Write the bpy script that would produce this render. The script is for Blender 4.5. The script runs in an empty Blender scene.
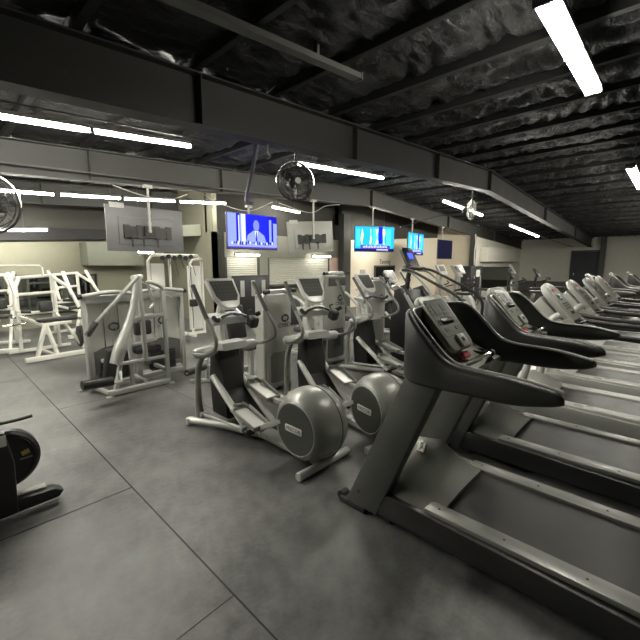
import bpy, bmesh, math, random
from mathutils import Vector, Matrix, Euler, noise
random.seed(7)
PI = math.pi
R = math.radians
C = bpy.context.scene.collection
scene = bpy.context.scene

# ------------------------------------------------------------------ materials
def mat(name, col, rough=.5, metal=0., emit=None, estr=0., var=0., vscale=6., bump=0., bscale=80., spec=.5, coat=0.):
    m = bpy.data.materials.new(name); m.use_nodes = True
    nt = m.node_tree; b = nt.nodes['Principled BSDF']
    b.inputs['Base Color'].default_value = (*col, 1)
    b.inputs['Roughness'].default_value = rough
    b.inputs['Metallic'].default_value = metal
    b.inputs['Specular IOR Level'].default_value = spec
    if coat: b.inputs['Coat Weight'].default_value = coat
    if emit:
        b.inputs['Emission Color'].default_value = (*emit, 1)
        b.inputs['Emission Strength'].default_value = estr
    tc = nt.nodes.new('ShaderNodeTexCoord')
    if var:
        n = nt.nodes.new('ShaderNodeTexNoise'); n.inputs['Scale'].default_value = vscale
        n.inputs['Detail'].default_value = 6
        nt.links.new(tc.outputs['Object'], n.inputs['Vector'])
        r = nt.nodes.new('ShaderNodeMapRange')
        r.inputs['From Min'].default_value = .3; r.inputs['From Max'].default_value = .7
        r.inputs['To Min'].default_value = 1-var; r.inputs['To Max'].default_value = 1+var
        nt.links.new(n.outputs['Fac'], r.inputs['Value'])
        mx = nt.nodes.new('ShaderNodeVectorMath'); mx.operation = 'SCALE'
        mx.inputs[0].default_value = col
        nt.links.new(r.outputs['Result'], mx.inputs['Scale'])
        nt.links.new(mx.outputs['Vector'], b.inputs['Base Color'])
        rr = nt.nodes.new('ShaderNodeMapRange')
        rr.inputs['From Min'].default_value = .3; rr.inputs['From Max'].default_value = .7
        rr.inputs['To Min'].default_value = max(0, rough-.08); rr.inputs['To Max'].default_value = min(1, rough+.08)
        nt.links.new(n.outputs['Fac'], rr.inputs['Value']); nt.links.new(rr.outputs['Result'], b.inputs['Roughness'])
    if bump:
        n2 = nt.nodes.new('ShaderNodeTexNoise'); n2.inputs['Scale'].default_value = bscale
        nt.links.new(tc.outputs['Object'], n2.inputs['Vector'])
        bp = nt.nodes.new('ShaderNodeBump'); bp.inputs['Strength'].default_value = bump; bp.inputs['Distance'].default_value = .01
        nt.links.new(n2.outputs['Fac'], bp.inputs['Height']); nt.links.new(bp.outputs['Normal'], b.inputs['Normal'])
    return m

M = {}
M['silver'] = mat('silver_paint', (.48, .485, .455), .36, .25, var=.03)
M['silver_light'] = mat('light_silver_paint', (.66, .66, .62), .34, .2, var=.02)
M['grey_plastic'] = mat('grey_plastic', (.26, .264, .24), .36, .12, var=.03)
M['ball_grey'] = mat('ball_grey', (.26, .264, .24), .32, .2, var=.02)
M['disc_grey'] = mat('disc_grey', (.075, .077, .068), .36, .3, var=.05)
M['charcoal'] = mat('charcoal', (.028, .028, .026), .42, .1, var=.08)
M['upright_grey'] = mat('upright_grey', (.095, .097, .087), .40, .2, var=.08)
M['dark_cowl'] = mat('dark_cowl', (.032, .0325, .0295), .42, 0, bump=.08, bscale=300)
M['black'] = mat('black_plastic', (.018, .018, .018), .42, 0)
M['rubber'] = mat('black_rubber', (.022, .022, .022), .6)
M['rail'] = mat('deck_rail', (.21, .212, .195), .36, .3, var=.04)
M['belt'] = mat('belt', (.019, .0193, .017), .38, 0, var=.2, vscale=5, bump=.15, bscale=400)
M['console'] = mat('console_grey', (.30, .315, .265), .38, .1, var=.04)
M['console_panel'] = mat('console_panel', (.16, .17, .14), .3)
M['button'] = mat('button', (.10, .11, .085), .4)
M['white'] = mat('white_plastic', (.40, .398, .365), .4, 0, var=.03)
M['white_frame'] = mat('white_frame_paint', (.76, .75, .68), .35, 0, var=.05)
M['chrome'] = mat('chrome', (.75, .75, .72), .18, 1.)
M['red'] = mat('red_label', (.55, .10, .12), .5)
M['pink'] = mat('pink_label', (.75, .30, .30), .5)
M['upholstery'] = mat('black_upholstery', (.03, .03, .03), .45, 0, bump=.1, bscale=60)
M['shroud'] = mat('shroud_silver', (.52, .52, .48), .34, .25, var=.02)
M['smoke'] = mat('smoke_panel', (.12, .12, .11), .25)
M['frost'] = mat('frosted_panel', (.70, .70, .64), .35, 0, var=.05, vscale=3)
M['iron'] = mat('weight_iron', (.03, .03, .03), .5, .3)
M['dark_text'] = mat('dark_print', (.02, .02, .02), .5)
M['light_text'] = mat('light_print', (.62, .62, .56), .45)
M['screen_off'] = mat('screen_off', (.02, .02, .025), .15)
M['blue_screen'] = mat('lit_blue_display', (.01, .01, .1), .3, 0, (.05, .08, 1.), .6)
M['tv_back'] = mat('tv_back', (.12, .122, .122), .45, .1, var=.04)
M['tv_back_light'] = mat('tv_back_light', (.30, .30, .27), .45, .05, var=.04)
M['beam'] = mat('beam_paint', (.042, .042, .037), .6, 0, var=.10, vscale=2)
M['purlin'] = mat('purlin_paint', (.016, .016, .015), .65, 0, var=.15, vscale=3)
M['roof'] = mat('sprayed_insulation', (.017, .017, .0155), .5, 0, var=.3, vscale=3, spec=.4)
def roof_bump():
    nt = M['roof'].node_tree; b = nt.nodes['Principled BSDF']; L = nt.links
    tc = nt.nodes.new('ShaderNodeTexCoord'); mp = nt.nodes.new('ShaderNodeMapping'); mp.inputs['Scale'].default_value = (2.2, 8., 4.)
    n = nt.nodes.new('ShaderNodeTexNoise'); n.inputs['Scale'].default_value = 1.4; n.inputs['Detail'].default_value = 8; n.inputs['Roughness'].default_value = .62; n.inputs['Distortion'].default_value = .6
    L.new(tc.outputs['Object'], mp.inputs['Vector']); L.new(mp.outputs['Vector'], n.inputs['Vector'])
    bp = nt.nodes.new('ShaderNodeBump'); bp.inputs['Strength'].default_value = 1.; bp.inputs['Distance'].default_value = .12
    L.new(n.outputs['Fac'], bp.inputs['Height']); L.new(bp.outputs['Normal'], b.inputs['Normal'])
roof_bump()
M['wall_olive'] = mat('olive_wall', (.235, .23, .17), .8, 0, var=.03, bump=.05)
M['wall_beige'] = mat('beige_wall', (.80, .72, .57), .8, 0, var=.02, bump=.05)
M['wall_pale'] = mat('pale_wall', (.70, .68, .60), .8, 0, var=.03, bump=.05)
M['wall_grey'] = mat('grey_wall', (.27, .27, .22), .8, 0, var=.04)
M['wall_dark'] = mat('dark_wall', (.05, .048, .040), .8, 0, var=.05)
M['band_black'] = mat('black_band', (.012, .012, .012), .7)
M['wainscot'] = mat('wainscot', (.12, .12, .105), .7)
M['door'] = mat('dark_door', (.04, .045, .05), .6)
M['shutter'] = mat('shutter_white', (.66, .65, .56), .45, 0, var=.03)
M['mirror'] = mat('mirror_glass', (.20, .21, .20), .04, 1.)
M['duct'] = mat('duct_paint', (.20, .21, .165), .6, 0, var=.04)
M['duct_pale'] = mat('duct_pale', (.68, .66, .58), .6, 0, var=.03)
M['column'] = mat('column_paint', (.07, .07, .06), .6, 0, var=.06)
M['pink_panel'] = mat('pink_panel', (.70, .50, .42), .7)
M['tube'] = mat('fluorescent_tube', (.9, .9, .85), .4, 0, (1., .965, .865), 70.)
M['tube_dim'] = mat('fluorescent_tube_far', (.9, .9, .85), .4, 0, (1., .965, .865), 42.)
M['tube_e'] = mat('fluorescent_tube_double', (.9, .9, .85), .4, 0, (1., .965, .865), 27.)
M['tube_small'] = mat('fluorescent_tube_small', (.9, .9, .85), .4, 0, (1., .965, .865), 9.)
M['fixture'] = mat('fixture_white', (.40, .395, .36), .5)
M['galv'] = mat('galvanised', (.13, .13, .12), .5, .3, var=.1)
M['fan_dark'] = mat('fan_dark', (.03, .03, .03), .4, .3)
M['cable_white'] = mat('cable_white', (.55, .53, .45), .5)
M['yellow'] = mat('yellow_print', (.45, .33, .06), .5)
M['bolt'] = mat('bolt_black', (.02, .02, .02), .4, .6)

def screen(name, col, s=1.):
    M[name] = mat(name, (.004, .004, .004), .8, 0, tuple(c**1.25 for c in col), s*.36, spec=.05)
screen('scr_blue', (.02, .03, .95), 1.5); screen('scr_deep', (.015, .02, .45), 1.4); screen('scr_pale', (.30, .36, .95), 1.3)
screen('scr_skin', (.22, .26, .95), 1.4); screen('scr_white', (.6, .65, 1.), 1.4); screen('scr_cyan', (.03, .50, .88), 1.3)
screen('scr_sky', (.10, .75, .95), 1.4); screen('scr_yellow', (.85, .70, .35), 1.2); screen('scr_navy', (.01, .02, .16), 1.)
screen('scr_violet', (.15, .08, .5), 1.1); screen('scr_idle', (.02, .015, .09), .5)

# floor: black rubber rolls, scuffed
def floor_mat():
    m = mat('rubber_flooring', (.085, .087, .074), .42, 0, spec=.6)
    nt = m.node_tree; b = nt.nodes['Principled BSDF']; L = nt.links
    tc = nt.nodes.new('ShaderNodeTexCoord')
    def nz(scale, det, rough=.6, stretch=None):
        n = nt.nodes.new('ShaderNodeTexNoise'); n.inputs['Scale'].default_value = scale; n.inputs['Detail'].default_value = det
        n.inputs['Roughness'].default_value = rough
        if stretch:
            mp = nt.nodes.new('ShaderNodeMapping'); mp.inputs['Scale'].default_value = stretch
            L.new(tc.outputs['Object'], mp.inputs['Vector']); L.new(mp.outputs['Vector'], n.inputs['Vector'])
        else: L.new(tc.outputs['Object'], n.inputs['Vector'])
        return n
    a = nz(1.1, 5); c = nz(9, 10, .75); f = nz(160, 3)
    s1 = nt.nodes.new('ShaderNodeMath'); s1.operation = 'MULTIPLY_ADD'; s1.inputs[1].default_value = .5
    L.new(c.outputs['Fac'], s1.inputs[0]); L.new(a.outputs['Fac'], s1.inputs[2])
    cr = nt.nodes.new('ShaderNodeValToRGB')
    cr.color_ramp.elements[0].position = .58; cr.color_ramp.elements[0].color = (.024, .024, .023, 1)
    cr.color_ramp.elements[1].position = .92; cr.color_ramp.elements[1].color = (.15, .15, .14, 1)
    L.new(s1.outputs[0], cr.inputs['Fac']); L.new(cr.outputs['Color'], b.inputs['Base Color'])
    rr = nt.nodes.new('ShaderNodeMapRange'); rr.inputs['From Min'].default_value = .5; rr.inputs['From Max'].default_value = 1.
    rr.inputs['To Min'].default_value = .40; rr.inputs['To Max'].default_value = .56
    L.new(s1.outputs[0], rr.inputs['Value']); L.new(rr.outputs['Result'], b.inputs['Roughness'])
    s2 = nt.nodes.new('ShaderNodeMath'); s2.operation = 'MULTIPLY_ADD'; s2.inputs[1].default_value = .25
    L.new(f.outputs['Fac'], s2.inputs[0]); L.new(c.outputs['Fac'], s2.inputs[2])
    bp = nt.nodes.new('ShaderNodeBump'); bp.inputs['Strength'].default_value = .35; bp.inputs['Distance'].default_value = .006
    L.new(s2.outputs[0], bp.inputs['Height']); L.new(bp.outputs['Normal'], b.inputs['Normal'])
    return m
M['floor'] = floor_mat()
M['seam'] = mat('seam_gap', (.008, .008, .008), .8)

# ------------------------------------------------------------------ mesh builder
def crom(pts, k=6):
    P = [Vector(p) for p in pts]
    if len(P) < 3: return P
    out = []
    for i in range(len(P)-1):
        p0 = P[i-1] if i else P[0]*2-P[1]; p1 = P[i]; p2 = P[i+1]; p3 = P[i+2] if i+2 < len(P) else P[-1]*2-P[-2]
        for j in range(k):
            t = j/k
            out.append(.5*((2*p1)+(p2-p0)*t+(2*p0-5*p1+4*p2-p3)*t*t+(3*p1-p0-3*p2+p3)*t**3))
    out.append(P[-1]); return out

class MB:
    def __init__(s): s.bm = bmesh.new(); s.mi = 0
    def mat(s, i): s.mi = i; return s
    def _fin(s, faces):
        for f in faces: f.material_index = s.mi
    def box(s, c, d, rot=None, bev=0, seg=2):
        n0 = len(s.bm.faces)
        Mx = Matrix.Translation(Vector(c)) @ (Euler(rot).to_matrix().to_4x4() if rot else Matrix.Identity(4)) @ Matrix.Diagonal((d[0], d[1], d[2], 1))
        before = set(s.bm.faces)
        r = bmesh.ops.create_cube(s.bm, size=1, matrix=Mx)
        if bev:
            es = set()
            for v in r['verts']:
                for e in v.link_edges: es.add(e)
            bmesh.ops.bevel(s.bm, geom=list(es), offset=min(bev, min(d)*.45), segments=seg, profile=.5, affect='EDGES')
        s._fin([f for f in s.bm.faces if f not in before]); return s
    def prism(s, pts, axis, a, b, bev=0, seg=2):
        # pts: 2D outline in the other two axes (x: (y,z); y: (x,z); z: (x,y))
        def mk(p, t):
            return {'x': (t, p[0], p[1]), 'y': (p[0], t, p[1]), 'z': (p[0], p[1], t)}[axis]
        before = set(s.bm.faces)
        A = [s.bm.verts.new(mk(p, a)) for p in pts]; B = [s.bm.verts.new(mk(p, b)) for p in pts]
        fs = [s.bm.faces.new(A), s.bm.faces.new(B[::-1])]
        n = len(pts)
        for i in range(n): fs.append(s.bm.faces.new((A[i], B[i], B[(i+1) % n], A[(i+1) % n])))
        bmesh.ops.recalc_face_normals(s.bm, faces=fs)
        if bev:
            es = set(fs[0].edges) | set(fs[1].edges)
            bmesh.ops.bevel(s.bm, geom=list(es), offset=bev, segments=seg, profile=.5, affect='EDGES')
        s._fin([f for f in s.bm.faces if f not in before]); return s
    def rings(s, rings, cap=True, closed=False):
        V = [[s.bm.verts.new(p) for p in r] for r in rings]; n = len(V[0]); fs = []
        m = len(V)
        for i in range(m if closed else m-1):
            a, b = V[i], V[(i+1) % m]
            for j in range(n): fs.append(s.bm.faces.new((a[j], a[(j+1) % n], b[(j+1) % n], b[j])))
        if cap and not closed:
            fs.append(s.bm.faces.new(V[0][::-1])); fs.append(s.bm.faces.new(V[-1]))
        bmesh.ops.recalc_face_normals(s.bm, faces=fs)
        s._fin(fs); return s
    def tube(s, pts, r, n=10, smooth=False, cap=True, k=6):
        P = crom(pts, k) if smooth else [Vector(p) for p in pts]
        rad = r if isinstance(r, (list, tuple)) else None
        T = []
        for i in range(len(P)):
            a = P[max(0, i-1)]; b = P[min(len(P)-1, i+1)]; T.append((b-a).normalized())
        u = T[0].cross(Vector((0, 0, 1)))
        if u.length < .05: u = T[0].cross(Vector((0, 1, 0)))
        u.normalize(); rs = []
        for i, p in enumerate(P):
            u = (u - T[i]*u.dot(T[i])).normalized(); v = T[i].cross(u)
            if rad:
                q = i/(len(P)-1)*(len(rad)-1); a = int(q); rr = rad[a]+(rad[min(a+1, len(rad)-1)]-rad[a])*(q-a)
            else: rr = r
            rs.append([p+(u*math.cos(2*PI*j/n)+v*math.sin(2*PI*j/n))*rr for j in range(n)])
        return s.rings(rs, cap)
    def bar(s, p0, p1, w, h, bev=0, up=(0, 0, 1)):
        # rectangular beam between two points; w across, h along "up"
        p0 = Vector(p0); p1 = Vector(p1); d = p1-p0; L = d.length; d.normalize()
        x = d.cross(Vector(up))
        if x.length < .05: x = d.cross(Vector((0, 1, 0)))
        x.normalize(); z = x.cross(d)
        before = set(s.bm.faces)
        Mx = Matrix((( x.x, d.x, z.x, 0), (x.y, d.y, z.y, 0), (x.z, d.z, z.z, 0), (0, 0, 0, 1)))
        Mx = Matrix.Translation((p0+p1)/2) @ Mx @ Matrix.Diagonal((w, L, h, 1))
        r = bmesh.ops.create_cube(s.bm, size=1, matrix=Mx)
        if bev:
            es = set()
            for v in r['verts']:
                for e in v.link_edges: es.add(e)
            bmesh.ops.bevel(s.bm, geom=list(es), offset=bev, segments=2, profile=.5, affect='EDGES')
        s._fin([f for f in s.bm.faces if f not in before]); return s
    def lathe(s, prof, c, axis='x', n=32):
        # prof: (t, r) along axis
        rs = []
        for t, r in prof:
            ring = []
            for j in range(n):
                a = 2*PI*j/n; q, w = math.cos(a)*max(r, 1e-4), math.sin(a)*max(r, 1e-4)
                p = {'x': (t, q, w), 'y': (q, t, w), 'z': (q, w, t)}[axis]
                ring.append(Vector(p)+Vector(c))
            rs.append(ring)
        return s.rings(rs, True)
    def torus(s, c, Rr, r, axis='x', n=32, m=6):
        rs = []
        for i in range(n):
            a = 2*PI*i/n; ring = []
            for j in range(m):
                b = 2*PI*j/m; q = Rr+r*math.cos(b); t = r*math.sin(b)
                p = {'x': (t, q*math.cos(a), q*math.sin(a)), 'y': (q*math.cos(a), t, q*math.sin(a)), 'z': (q*math.cos(a), q*math.sin(a), t)}[axis]
                ring.append(Vector(p)+Vector(c))
            rs.append(ring)
        return s.rings(rs, False, True)
    def xf(s, Mx):
        bmesh.ops.transform(s.bm, matrix=Mx, verts=s.bm.verts); return s
    def build(s, name, m, parent=None, ang=35, label=None):
        me = bpy.data.meshes.new(name); s.bm.to_mesh(me); s.bm.free()
        ms = m if isinstance(m, (list, tuple)) else [m]
        for q in ms: me.materials.append(M[q])
        for p in me.polygons: p.use_smooth = True
        me.set_sharp_from_angle(angle=R(ang))
        o = bpy.data.objects.new(name, me); C.objects.link(o)
        if parent: o.parent = parent
        if label: o['label'] = label
        return o

def tag(o, label=None, cat=None, group=None, kind=None):
    if label: o['label'] = label
    if cat: o['category'] = cat
    if group: o['group'] = group
    if kind: o['kind'] = kind
    return o
def thing(name, loc=(0, 0, 0), rz=0, label=None, cat=None, group=None):
    o = bpy.data.objects.new(name, None); C.objects.link(o); o.location = loc; o.rotation_euler = (0, 0, rz)
    o.empty_display_size = .1
    return tag(o, label, cat, group)
KIDS = {}
def copy_tree(o, loc=None, rz=None, label=None, parent=None, group=None):
    c = o.copy(); C.objects.link(c)
    if parent: c.parent = parent
    for ch in [q for q in bpy.data.objects if q.parent == o]: copy_tree(ch, parent=c)
    if loc is not None: c.location = loc
    if rz is not None: c.rotation_euler = (0, 0, rz)
    if label: c['label'] = label
    if group: c['group'] = group
    return c
def text(name, body, size, Mx, m, parent=None, depth=.002):
    cu = bpy.data.curves.new(name, 'FONT'); cu.body = body; cu.size = size; cu.extrude = depth; cu.align_x = 'CENTER'; cu.align_y = 'CENTER'
    t = bpy.data.objects.new(name, cu); C.objects.link(t)
    dg = bpy.context.evaluated_depsgraph_get()
    me = bpy.data.meshes.new_from_object(t.evaluated_get(dg)); bpy.data.objects.remove(t)
    me.transform(Mx); me.materials.clear(); me.materials.append(M[m])
    o = bpy.data.objects.new(name, me); C.objects.link(o)
    if parent: o.parent = parent
    return o
def struct(o): o['kind'] = 'structure'; return o
# frame for text: plane given by right and up vectors
def fr(loc, right, up):
    x = Vector(right).normalized(); y = Vector(up).normalized(); z = x.cross(y)
    return Matrix(((x.x, y.x, z.x, loc[0]), (x.y, y.y, z.y, loc[1]), (x.z, y.z, z.z, loc[2]), (0, 0, 0, 1)))

# ------------------------------------------------------------------ the building
RX = 10.
def btop(x): return 3.95-.055*abs(x-RX)
def bbot(x): return 3.45-.055*abs(x-RX)
XW, XE, YS, YN = -7., 26., -6., 12.

mb = MB(); mb.box(((XW+XE)/2, (YS+YN)/2, -.05), (XE-XW, YN-YS, .1))
fl = struct(mb.build('floor', 'floor'))
mb = MB()
def seam(p0, p1, w=.006): mb.bar((p0[0], p0[1], .0006), (p1[0], p1[1], .0006), w, .0012)
seam((.91, YS+.1), (.91, YN-.1), .009)
for y in (2.80, ): seam((XW+.1, y), (.91, y), .011)
for y in (-1.2, 6.8, 10.8): seam((XW+.1, y), (.91, y), .006)
seam((.60, 1.45), (.91, 1.46), .004)
for y in (5.0, 9.0): seam((.91, y), (7, y), .004)
seam((2.13, 2.8), (2.13, 11), .004); seam((-.31, -5), (-.31, 2.8), .005); seam((-.31, 2.8), (-.31, 11), .003)
mb.build('seams', 'seam', fl)

# ceiling: purlin roof with sprayed insulation sagging between the purlins
mb = MB(); nx, ny = 420, 330
vs = []
for i in range(nx+1):
    x = XW+(XE-XW)*i/nx; col = []
    for j in range(ny+1):
        y = YS+(YN-YS)*j/ny
        z = btop(x)+.145
        ph = (x % 1.)
        pr = max(0, math.sin(PI*ph))**.18; sag = .085*pr
        n1 = noise.noise(Vector((x*1.9, y*5.5+2.5*noise.noise(Vector((x*1.5, y*1.5, 3))), 0)))
        n2 = noise.noise(Vector((x*4, y*8, 7)))
        z -= sag+.07*(1-abs(n1)*2.2)*pr+.03*n2-.02
        col.append(mb.bm.verts.new((x, y, z)))
    vs.append(col)
for i in range(nx):
    for j in range(ny): mb.bm.faces.new((vs[i][j], vs[i][j+1], vs[i+1][j+1], vs[i+1][j]))
cl = struct(mb.build('ceiling', 'roof', ang=180))
mb = MB()
x = XW+.0
for k in range(int(XE-XW)+1):
    xx = XW+k*1.0+.0
    if xx > XE-.2: break
    z = btop(xx)
    mb.box((xx, (YS+YN)/2, z+.10), (.012, YN-YS-.05, .20)); mb.box((xx+.03, (YS+YN)/2, z+.006), (.07, YN-YS-.05, .012))
mb.build('purlins', 'purlin', cl)

# rafters
def rafter(y):
    mb = MB(); F = .10
    xs = [XW+.02, RX, XE-.05]
    def strip(y0, y1, zf0, zf1):
        pts = [(x, zf0(x)) for x in xs]+[(x, zf1(x)) for x in xs[::-1]]
        mb.prism(pts, 'y', y0, y1)
    strip(y-.006, y+.006, bbot, btop)
    strip(y-F, y+F, bbot, lambda x: bbot(x)+.016)
    strip(y-F, y+F, lambda x: btop(x)-.016, btop)
    for x in [-4, 2.1, 4.6, 7.2, 10., 15.5, 21]:
        mb.box((x, y, (bbot(x)+btop(x))/2), (.012, F*1.9, btop(x)-bbot(x)-.03))
    return struct(mb.build('roof_beam', 'beam'))
for y in (.05, 3.7, 7.3, 10.9, -3.6): rafter(y)
# end column of the main rafter and mid column of the second rafter
def column(x, y, z1, w=.22, d=.22):
    mb = MB(); mb.box((x, y, z1/2), (.012, d, z1)); mb.box((x-w/2, y, z1/2), (.014, d, z1)); mb.box((x+w/2, y, z1/2), (.014, d, z1))
    mb.box((x, y, .01), (w+.1, d+.1, .02))
    return struct(mb.build('trim_1', 'column'))

# walls
def wallbox(name, x0, x1, y0, y1, z0, z1, m):
    mb = MB(); mb.box(((x0+x1)/2, (y0+y1)/2, (z0+z1)/2), (x1-x0, y1-y0, z1-z0)); return struct(mb.build(name, m))
def wallpoly(name, pts, y0, y1, m):
    mb = MB(); mb.prism(pts, 'y', y0, y1); return struct(mb.build(name, m))
T = .12
wallpoly('wall_back_left', [(XW, 0), (5.4, 0), (5.4, 2.42), (XW, 1.9)], YN, YN+T, 'wall_olive')
wallpoly('wall_back_left', [(XW, 1.9), (5.4, 2.42), (5.4, 4.1), (XW, 4.1)], YN, YN+T, 'wall_dark')
wallpoly('trim_2', [(XW, 1.78), (5.4, 2.42), (5.4, 2.68), (XW, 2.2)], YN-.18, YN-.001, 'band_black')
wallbox('wall_return', 5.4, 5.4+T, 9.0, YN, 0, 3.95, 'wall_olive')
# partition with two shutter openings: built of pieces round the openings
PY = 9.0
def part(x0, x1, z0, z1, m='wall_grey'): wallbox('wall_partition', x0, x1, PY, PY+T, z0, z1, m)
part(5.40, 5.72, 0, 2.5, 'wall_dark'); part(5.72, 6.90, 0, 1.0, 'wall_dark'); part(5.72, 6.90, 1.84, 2.5)
part(6.90, 7.20, 0, 2.5); part(7.20, 10.0, 0, 1.0); part(7.20, 10.0, 1.84, 2.5); part(10.0, 10.6, 0, 2.5)
wallbox('wall_partition', 5.4, 10.6, PY+.3, PY+.4, 2.5, 4.1, 'wall_dark')
wallpoly('wall_back', [(10.6, 0), (18.1, 0), (18.1, 2.95), (10.6, 2.50)], PY, PY+T, 'wall_beige')
wallpoly('wall_back', [(10.6, 2.50), (18.1, 2.95), (18.1, 4.1), (10.6, 4.1)], PY, PY+T, 'wall_dark')
wallbox('wall_return', 18.1, 18.1+T, 7.42, PY+T, 0, 3.7, 'wall_beige')
wallbox('wall_back_right', 18.1, XE, 7.3, 7.3+T, 0, 3.9, 'wall_pale')
wallbox('wall_right', XE, XE+T, YS, 7.3+T, .62, 3.9, 'wall_pale')
wallbox('wall_right', XE-.02, XE+T, YS, 7.3, 0, .62, 'wainscot')
wallbox('wall_front', XW, XE, YS-T, YS, 0, 4.2, 'wall_grey')
wallbox('wall_left', XW-T, XW, YS, YN, 0, 4.2, 'wall_grey')
c1 = column(18.0, 7.15, bbot(18.)); c1.name = 'trim_3'
c2 = wallbox('trim_4', 25.55, 25.9, 3.0, 3.22, 0, 3.1, 'column')
wallbox('trim_5', 25.9, 25.98, 3.22, 4.6, 2.42, 2.9, 'wall_pale')
# dark column between counter and beige wall
wallbox('trim_6', 10.45, 10.85, PY-.25, PY-.002, 0, 3.4, 'column')
mb = MB(); mb.box((10.2, PY-.012, 1.62), (.44, .02, .5)); o = struct(mb.build('trim_7', 'pink_panel'))

# door far right
mb = MB(); mb.box((25.95, 3.9, 1.17), (.06, 1.25, 2.34)); d = struct(mb.build('door_1', 'door'))
mb = MB()
for y in (3.24, 4.56): mb.box((25.93, y, 1.19), (.1, .07, 2.38))
mb.box((25.93, 3.9, 2.38), (.1, 1.39, .07)); mb.build('door_frame', 'column', d)
mb = MB(); mb.box((25.88, 4.4, 1.05), (.05, .03, .14), bev=.01); mb.build('door_handle', 'chrome', d)

# roller shutters
def shutter(x0, x1, n, lab):
    mb = MB(); z0, z1 = 1.0, 1.84
    k = int((z1-z0)/.06)
    for i in range(k):
        z = z0+(i+.5)*(z1-z0)/k
        mb.tube([(x0+.01, PY+.07, z), (x1-.01, PY+.07, z)], .031, 8)
    o = struct(mb.build(n, 'shutter')); 
    mb = MB(); 
    for x in (x0+.03, x1-.03): mb.box((x, PY+.03, (z0+z1)/2), (.06, .06, z1-z0))
    mb.box(((x0+x1)/2, PY-.1, z0-.0), (x1-x0+.1, .36, .05), bev=.01)
    mb.build('window_frame', 'column', o)
    return o
shutter(5.72, 6.90, 'window_1', ''); shutter(7.20, 10.0, 'window_2', '')
# mirror on back left wall with its dark frame
mb = MB(); mb.box((-.1, YN-.02, .86), (6.9, .02, .95)); mi = tag(mb.build('wall_mirror', 'mirror'), 'long framed mirror on the olive back wall behind the white machines', 'mirror')
mb = MB()
for z in (.37, 1.35): mb.box((-.1, YN-.03, z), (7.0, .05, .05))
for x in (-3.58, 3.38): mb.box((x, YN-.03, .86), (.05, .05, 1.03))
mb.build('frame', 'black', mi)
# framed mirror on right back wall
mb = MB(); mb.box((21.7, 7.28, .9), (5.2, .02, 1.1)); mi = tag(mb.build('wall_mirror', 'mirror'), 'dark framed mirror on the pale wall under the pale duct box at right', 'mirror')
mb = MB()
mb.box((21.7, 7.26, 1.46), (5.3, .05, .06))
for x in (19.07, 24.33): mb.box((x, 7.26, .9), (.06, .05, 1.16))
mb.build('frame', 'black', mi)
# duct boxes
mb = MB(); mb.box((3.78, YN-.335, 1.92), (1.45, .65, .62), bev=.01); o = tag(mb.build('duct_box', 'duct'), 'grey green duct box on the olive wall above the stack machine', 'duct')
mb = MB(); mb.box((21.95, 7.10, 2.12), (5.3, .38, .72), bev=.01); o = tag(mb.build('duct_box', 'duct_pale'), 'pale boxed duct along the right back wall above the framed mirror', 'duct')
mb = MB(); mb.prism([(3.9, 2.3), (5.38, 2.42), (5.38, 2.72), (3.9, 2.56)], 'y', 9.6, 9.95); o = tag(mb.build('air_duct', 'duct'), 'grey sloping duct left of the blue screen television', 'duct')
mb = MB(); mb.box((4.75, 9.58, 2.52), (.16, .02, .17)); mb.build('vent', 'fixture', o)

# sign word and dark window on beige wall
bo = MB(); bo.box((13.4, PY-.02, 1.12), (1.42, .03, .86)); w = struct(bo.build('window_3', 'screen_off'))
bo = MB()
for z in (.69, 1.56): bo.box((13.4, PY-.04, z), (1.5, .05, .06))
for x in (12.68, 14.12): bo.box((x, PY-.04, 1.12), (.06, .05, .9))
bo.build('window_frame', 'column', w)
t = text('wall_lettering', 'Tanning', .26, fr((13.45, PY-.004, 1.74), (1, 0, 0), (0, 0, 1)), 'dark_text'); tag(t, 'small dark word Tanning on the beige wall above the dark window', 'sign')

# counter screen with white slots, left of the counter column
r = thing('counter_screen', (6.3, 8.62, 0), 0, 'dark panel with white vertical slots in front of the left roller shutter', 'panel')
mb = MB(); mb.box((0, 0, .67), (1.25, .05, 1.34), bev=.006); mb.build('panel', 'black', r)
for k in range(3):
    mb = MB(); mb.box((-.32+k*.36, -.03, .98), (.13, .015, .44), bev=.004); mb.build('slot', 'white', r)

# ------------------------------------------------------------------ lights
def fixture(x0, x1, y, z0, z1, tubes=1, label='', group='ceiling fluorescent strips', double=False, dim=False, hang=True, n=2):
    r = thing('fluorescent_light', ((x0+x1)/2, y, (z0+z1)/2), 0, label, 'ceiling light', group)
    cx, cz = (x0+x1)/2, (z0+z1)/2
    L = x1-x0
    def P(t, dy, dz): return (t*L-L/2, dy, (z1-z0)*t-(z1-z0)/2+dz)
    w = .14 if double else .07
    mb = MB(); mb.bar(P(0, 0, .045), P(1, 0, .045), w, .04); mb.build('housing', 'charcoal' if double else 'fixture', r)
    for i in range(n):
        for dy in ((-.045, .045) if double else (0,)):
            a = i/n+.012; b = (i+1)/n-.012
            mb = MB(); mb.tube([P(a, dy, 0), P(b, dy, 0)], .019, 8); mb.build('tube', 'tube_small' if dim == 2 else 'tube_dim' if dim else 'tube_e' if double else 'tube', r)
    for i in range(n+1):
        t = min(max(i/n, .004), .996); mb = MB(); mb.bar(P(t-.004, 0, .005), P(t+.004, 0, .005), w, .05); mb.build('lamp_holder', 'galv', r)
    if hang:
        for t in (.18, .82):
            mb = MB()
            q = P(t, 0, .06); top = btop(cx+q[0])+.02-cz
            mb.tube([q, (q[0], 0, top)], .005, 6)
            mb.box((q[0], 0, q[2]+.01), (.1, .05, .025))
            mb.build('hanger', 'galv', r)
    return r
fixture(-.95, 2.67, 4.9, 2.93, 3.20, label='long strip light nearest the camera at upper left, in front of the main beam', n=3)
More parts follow.
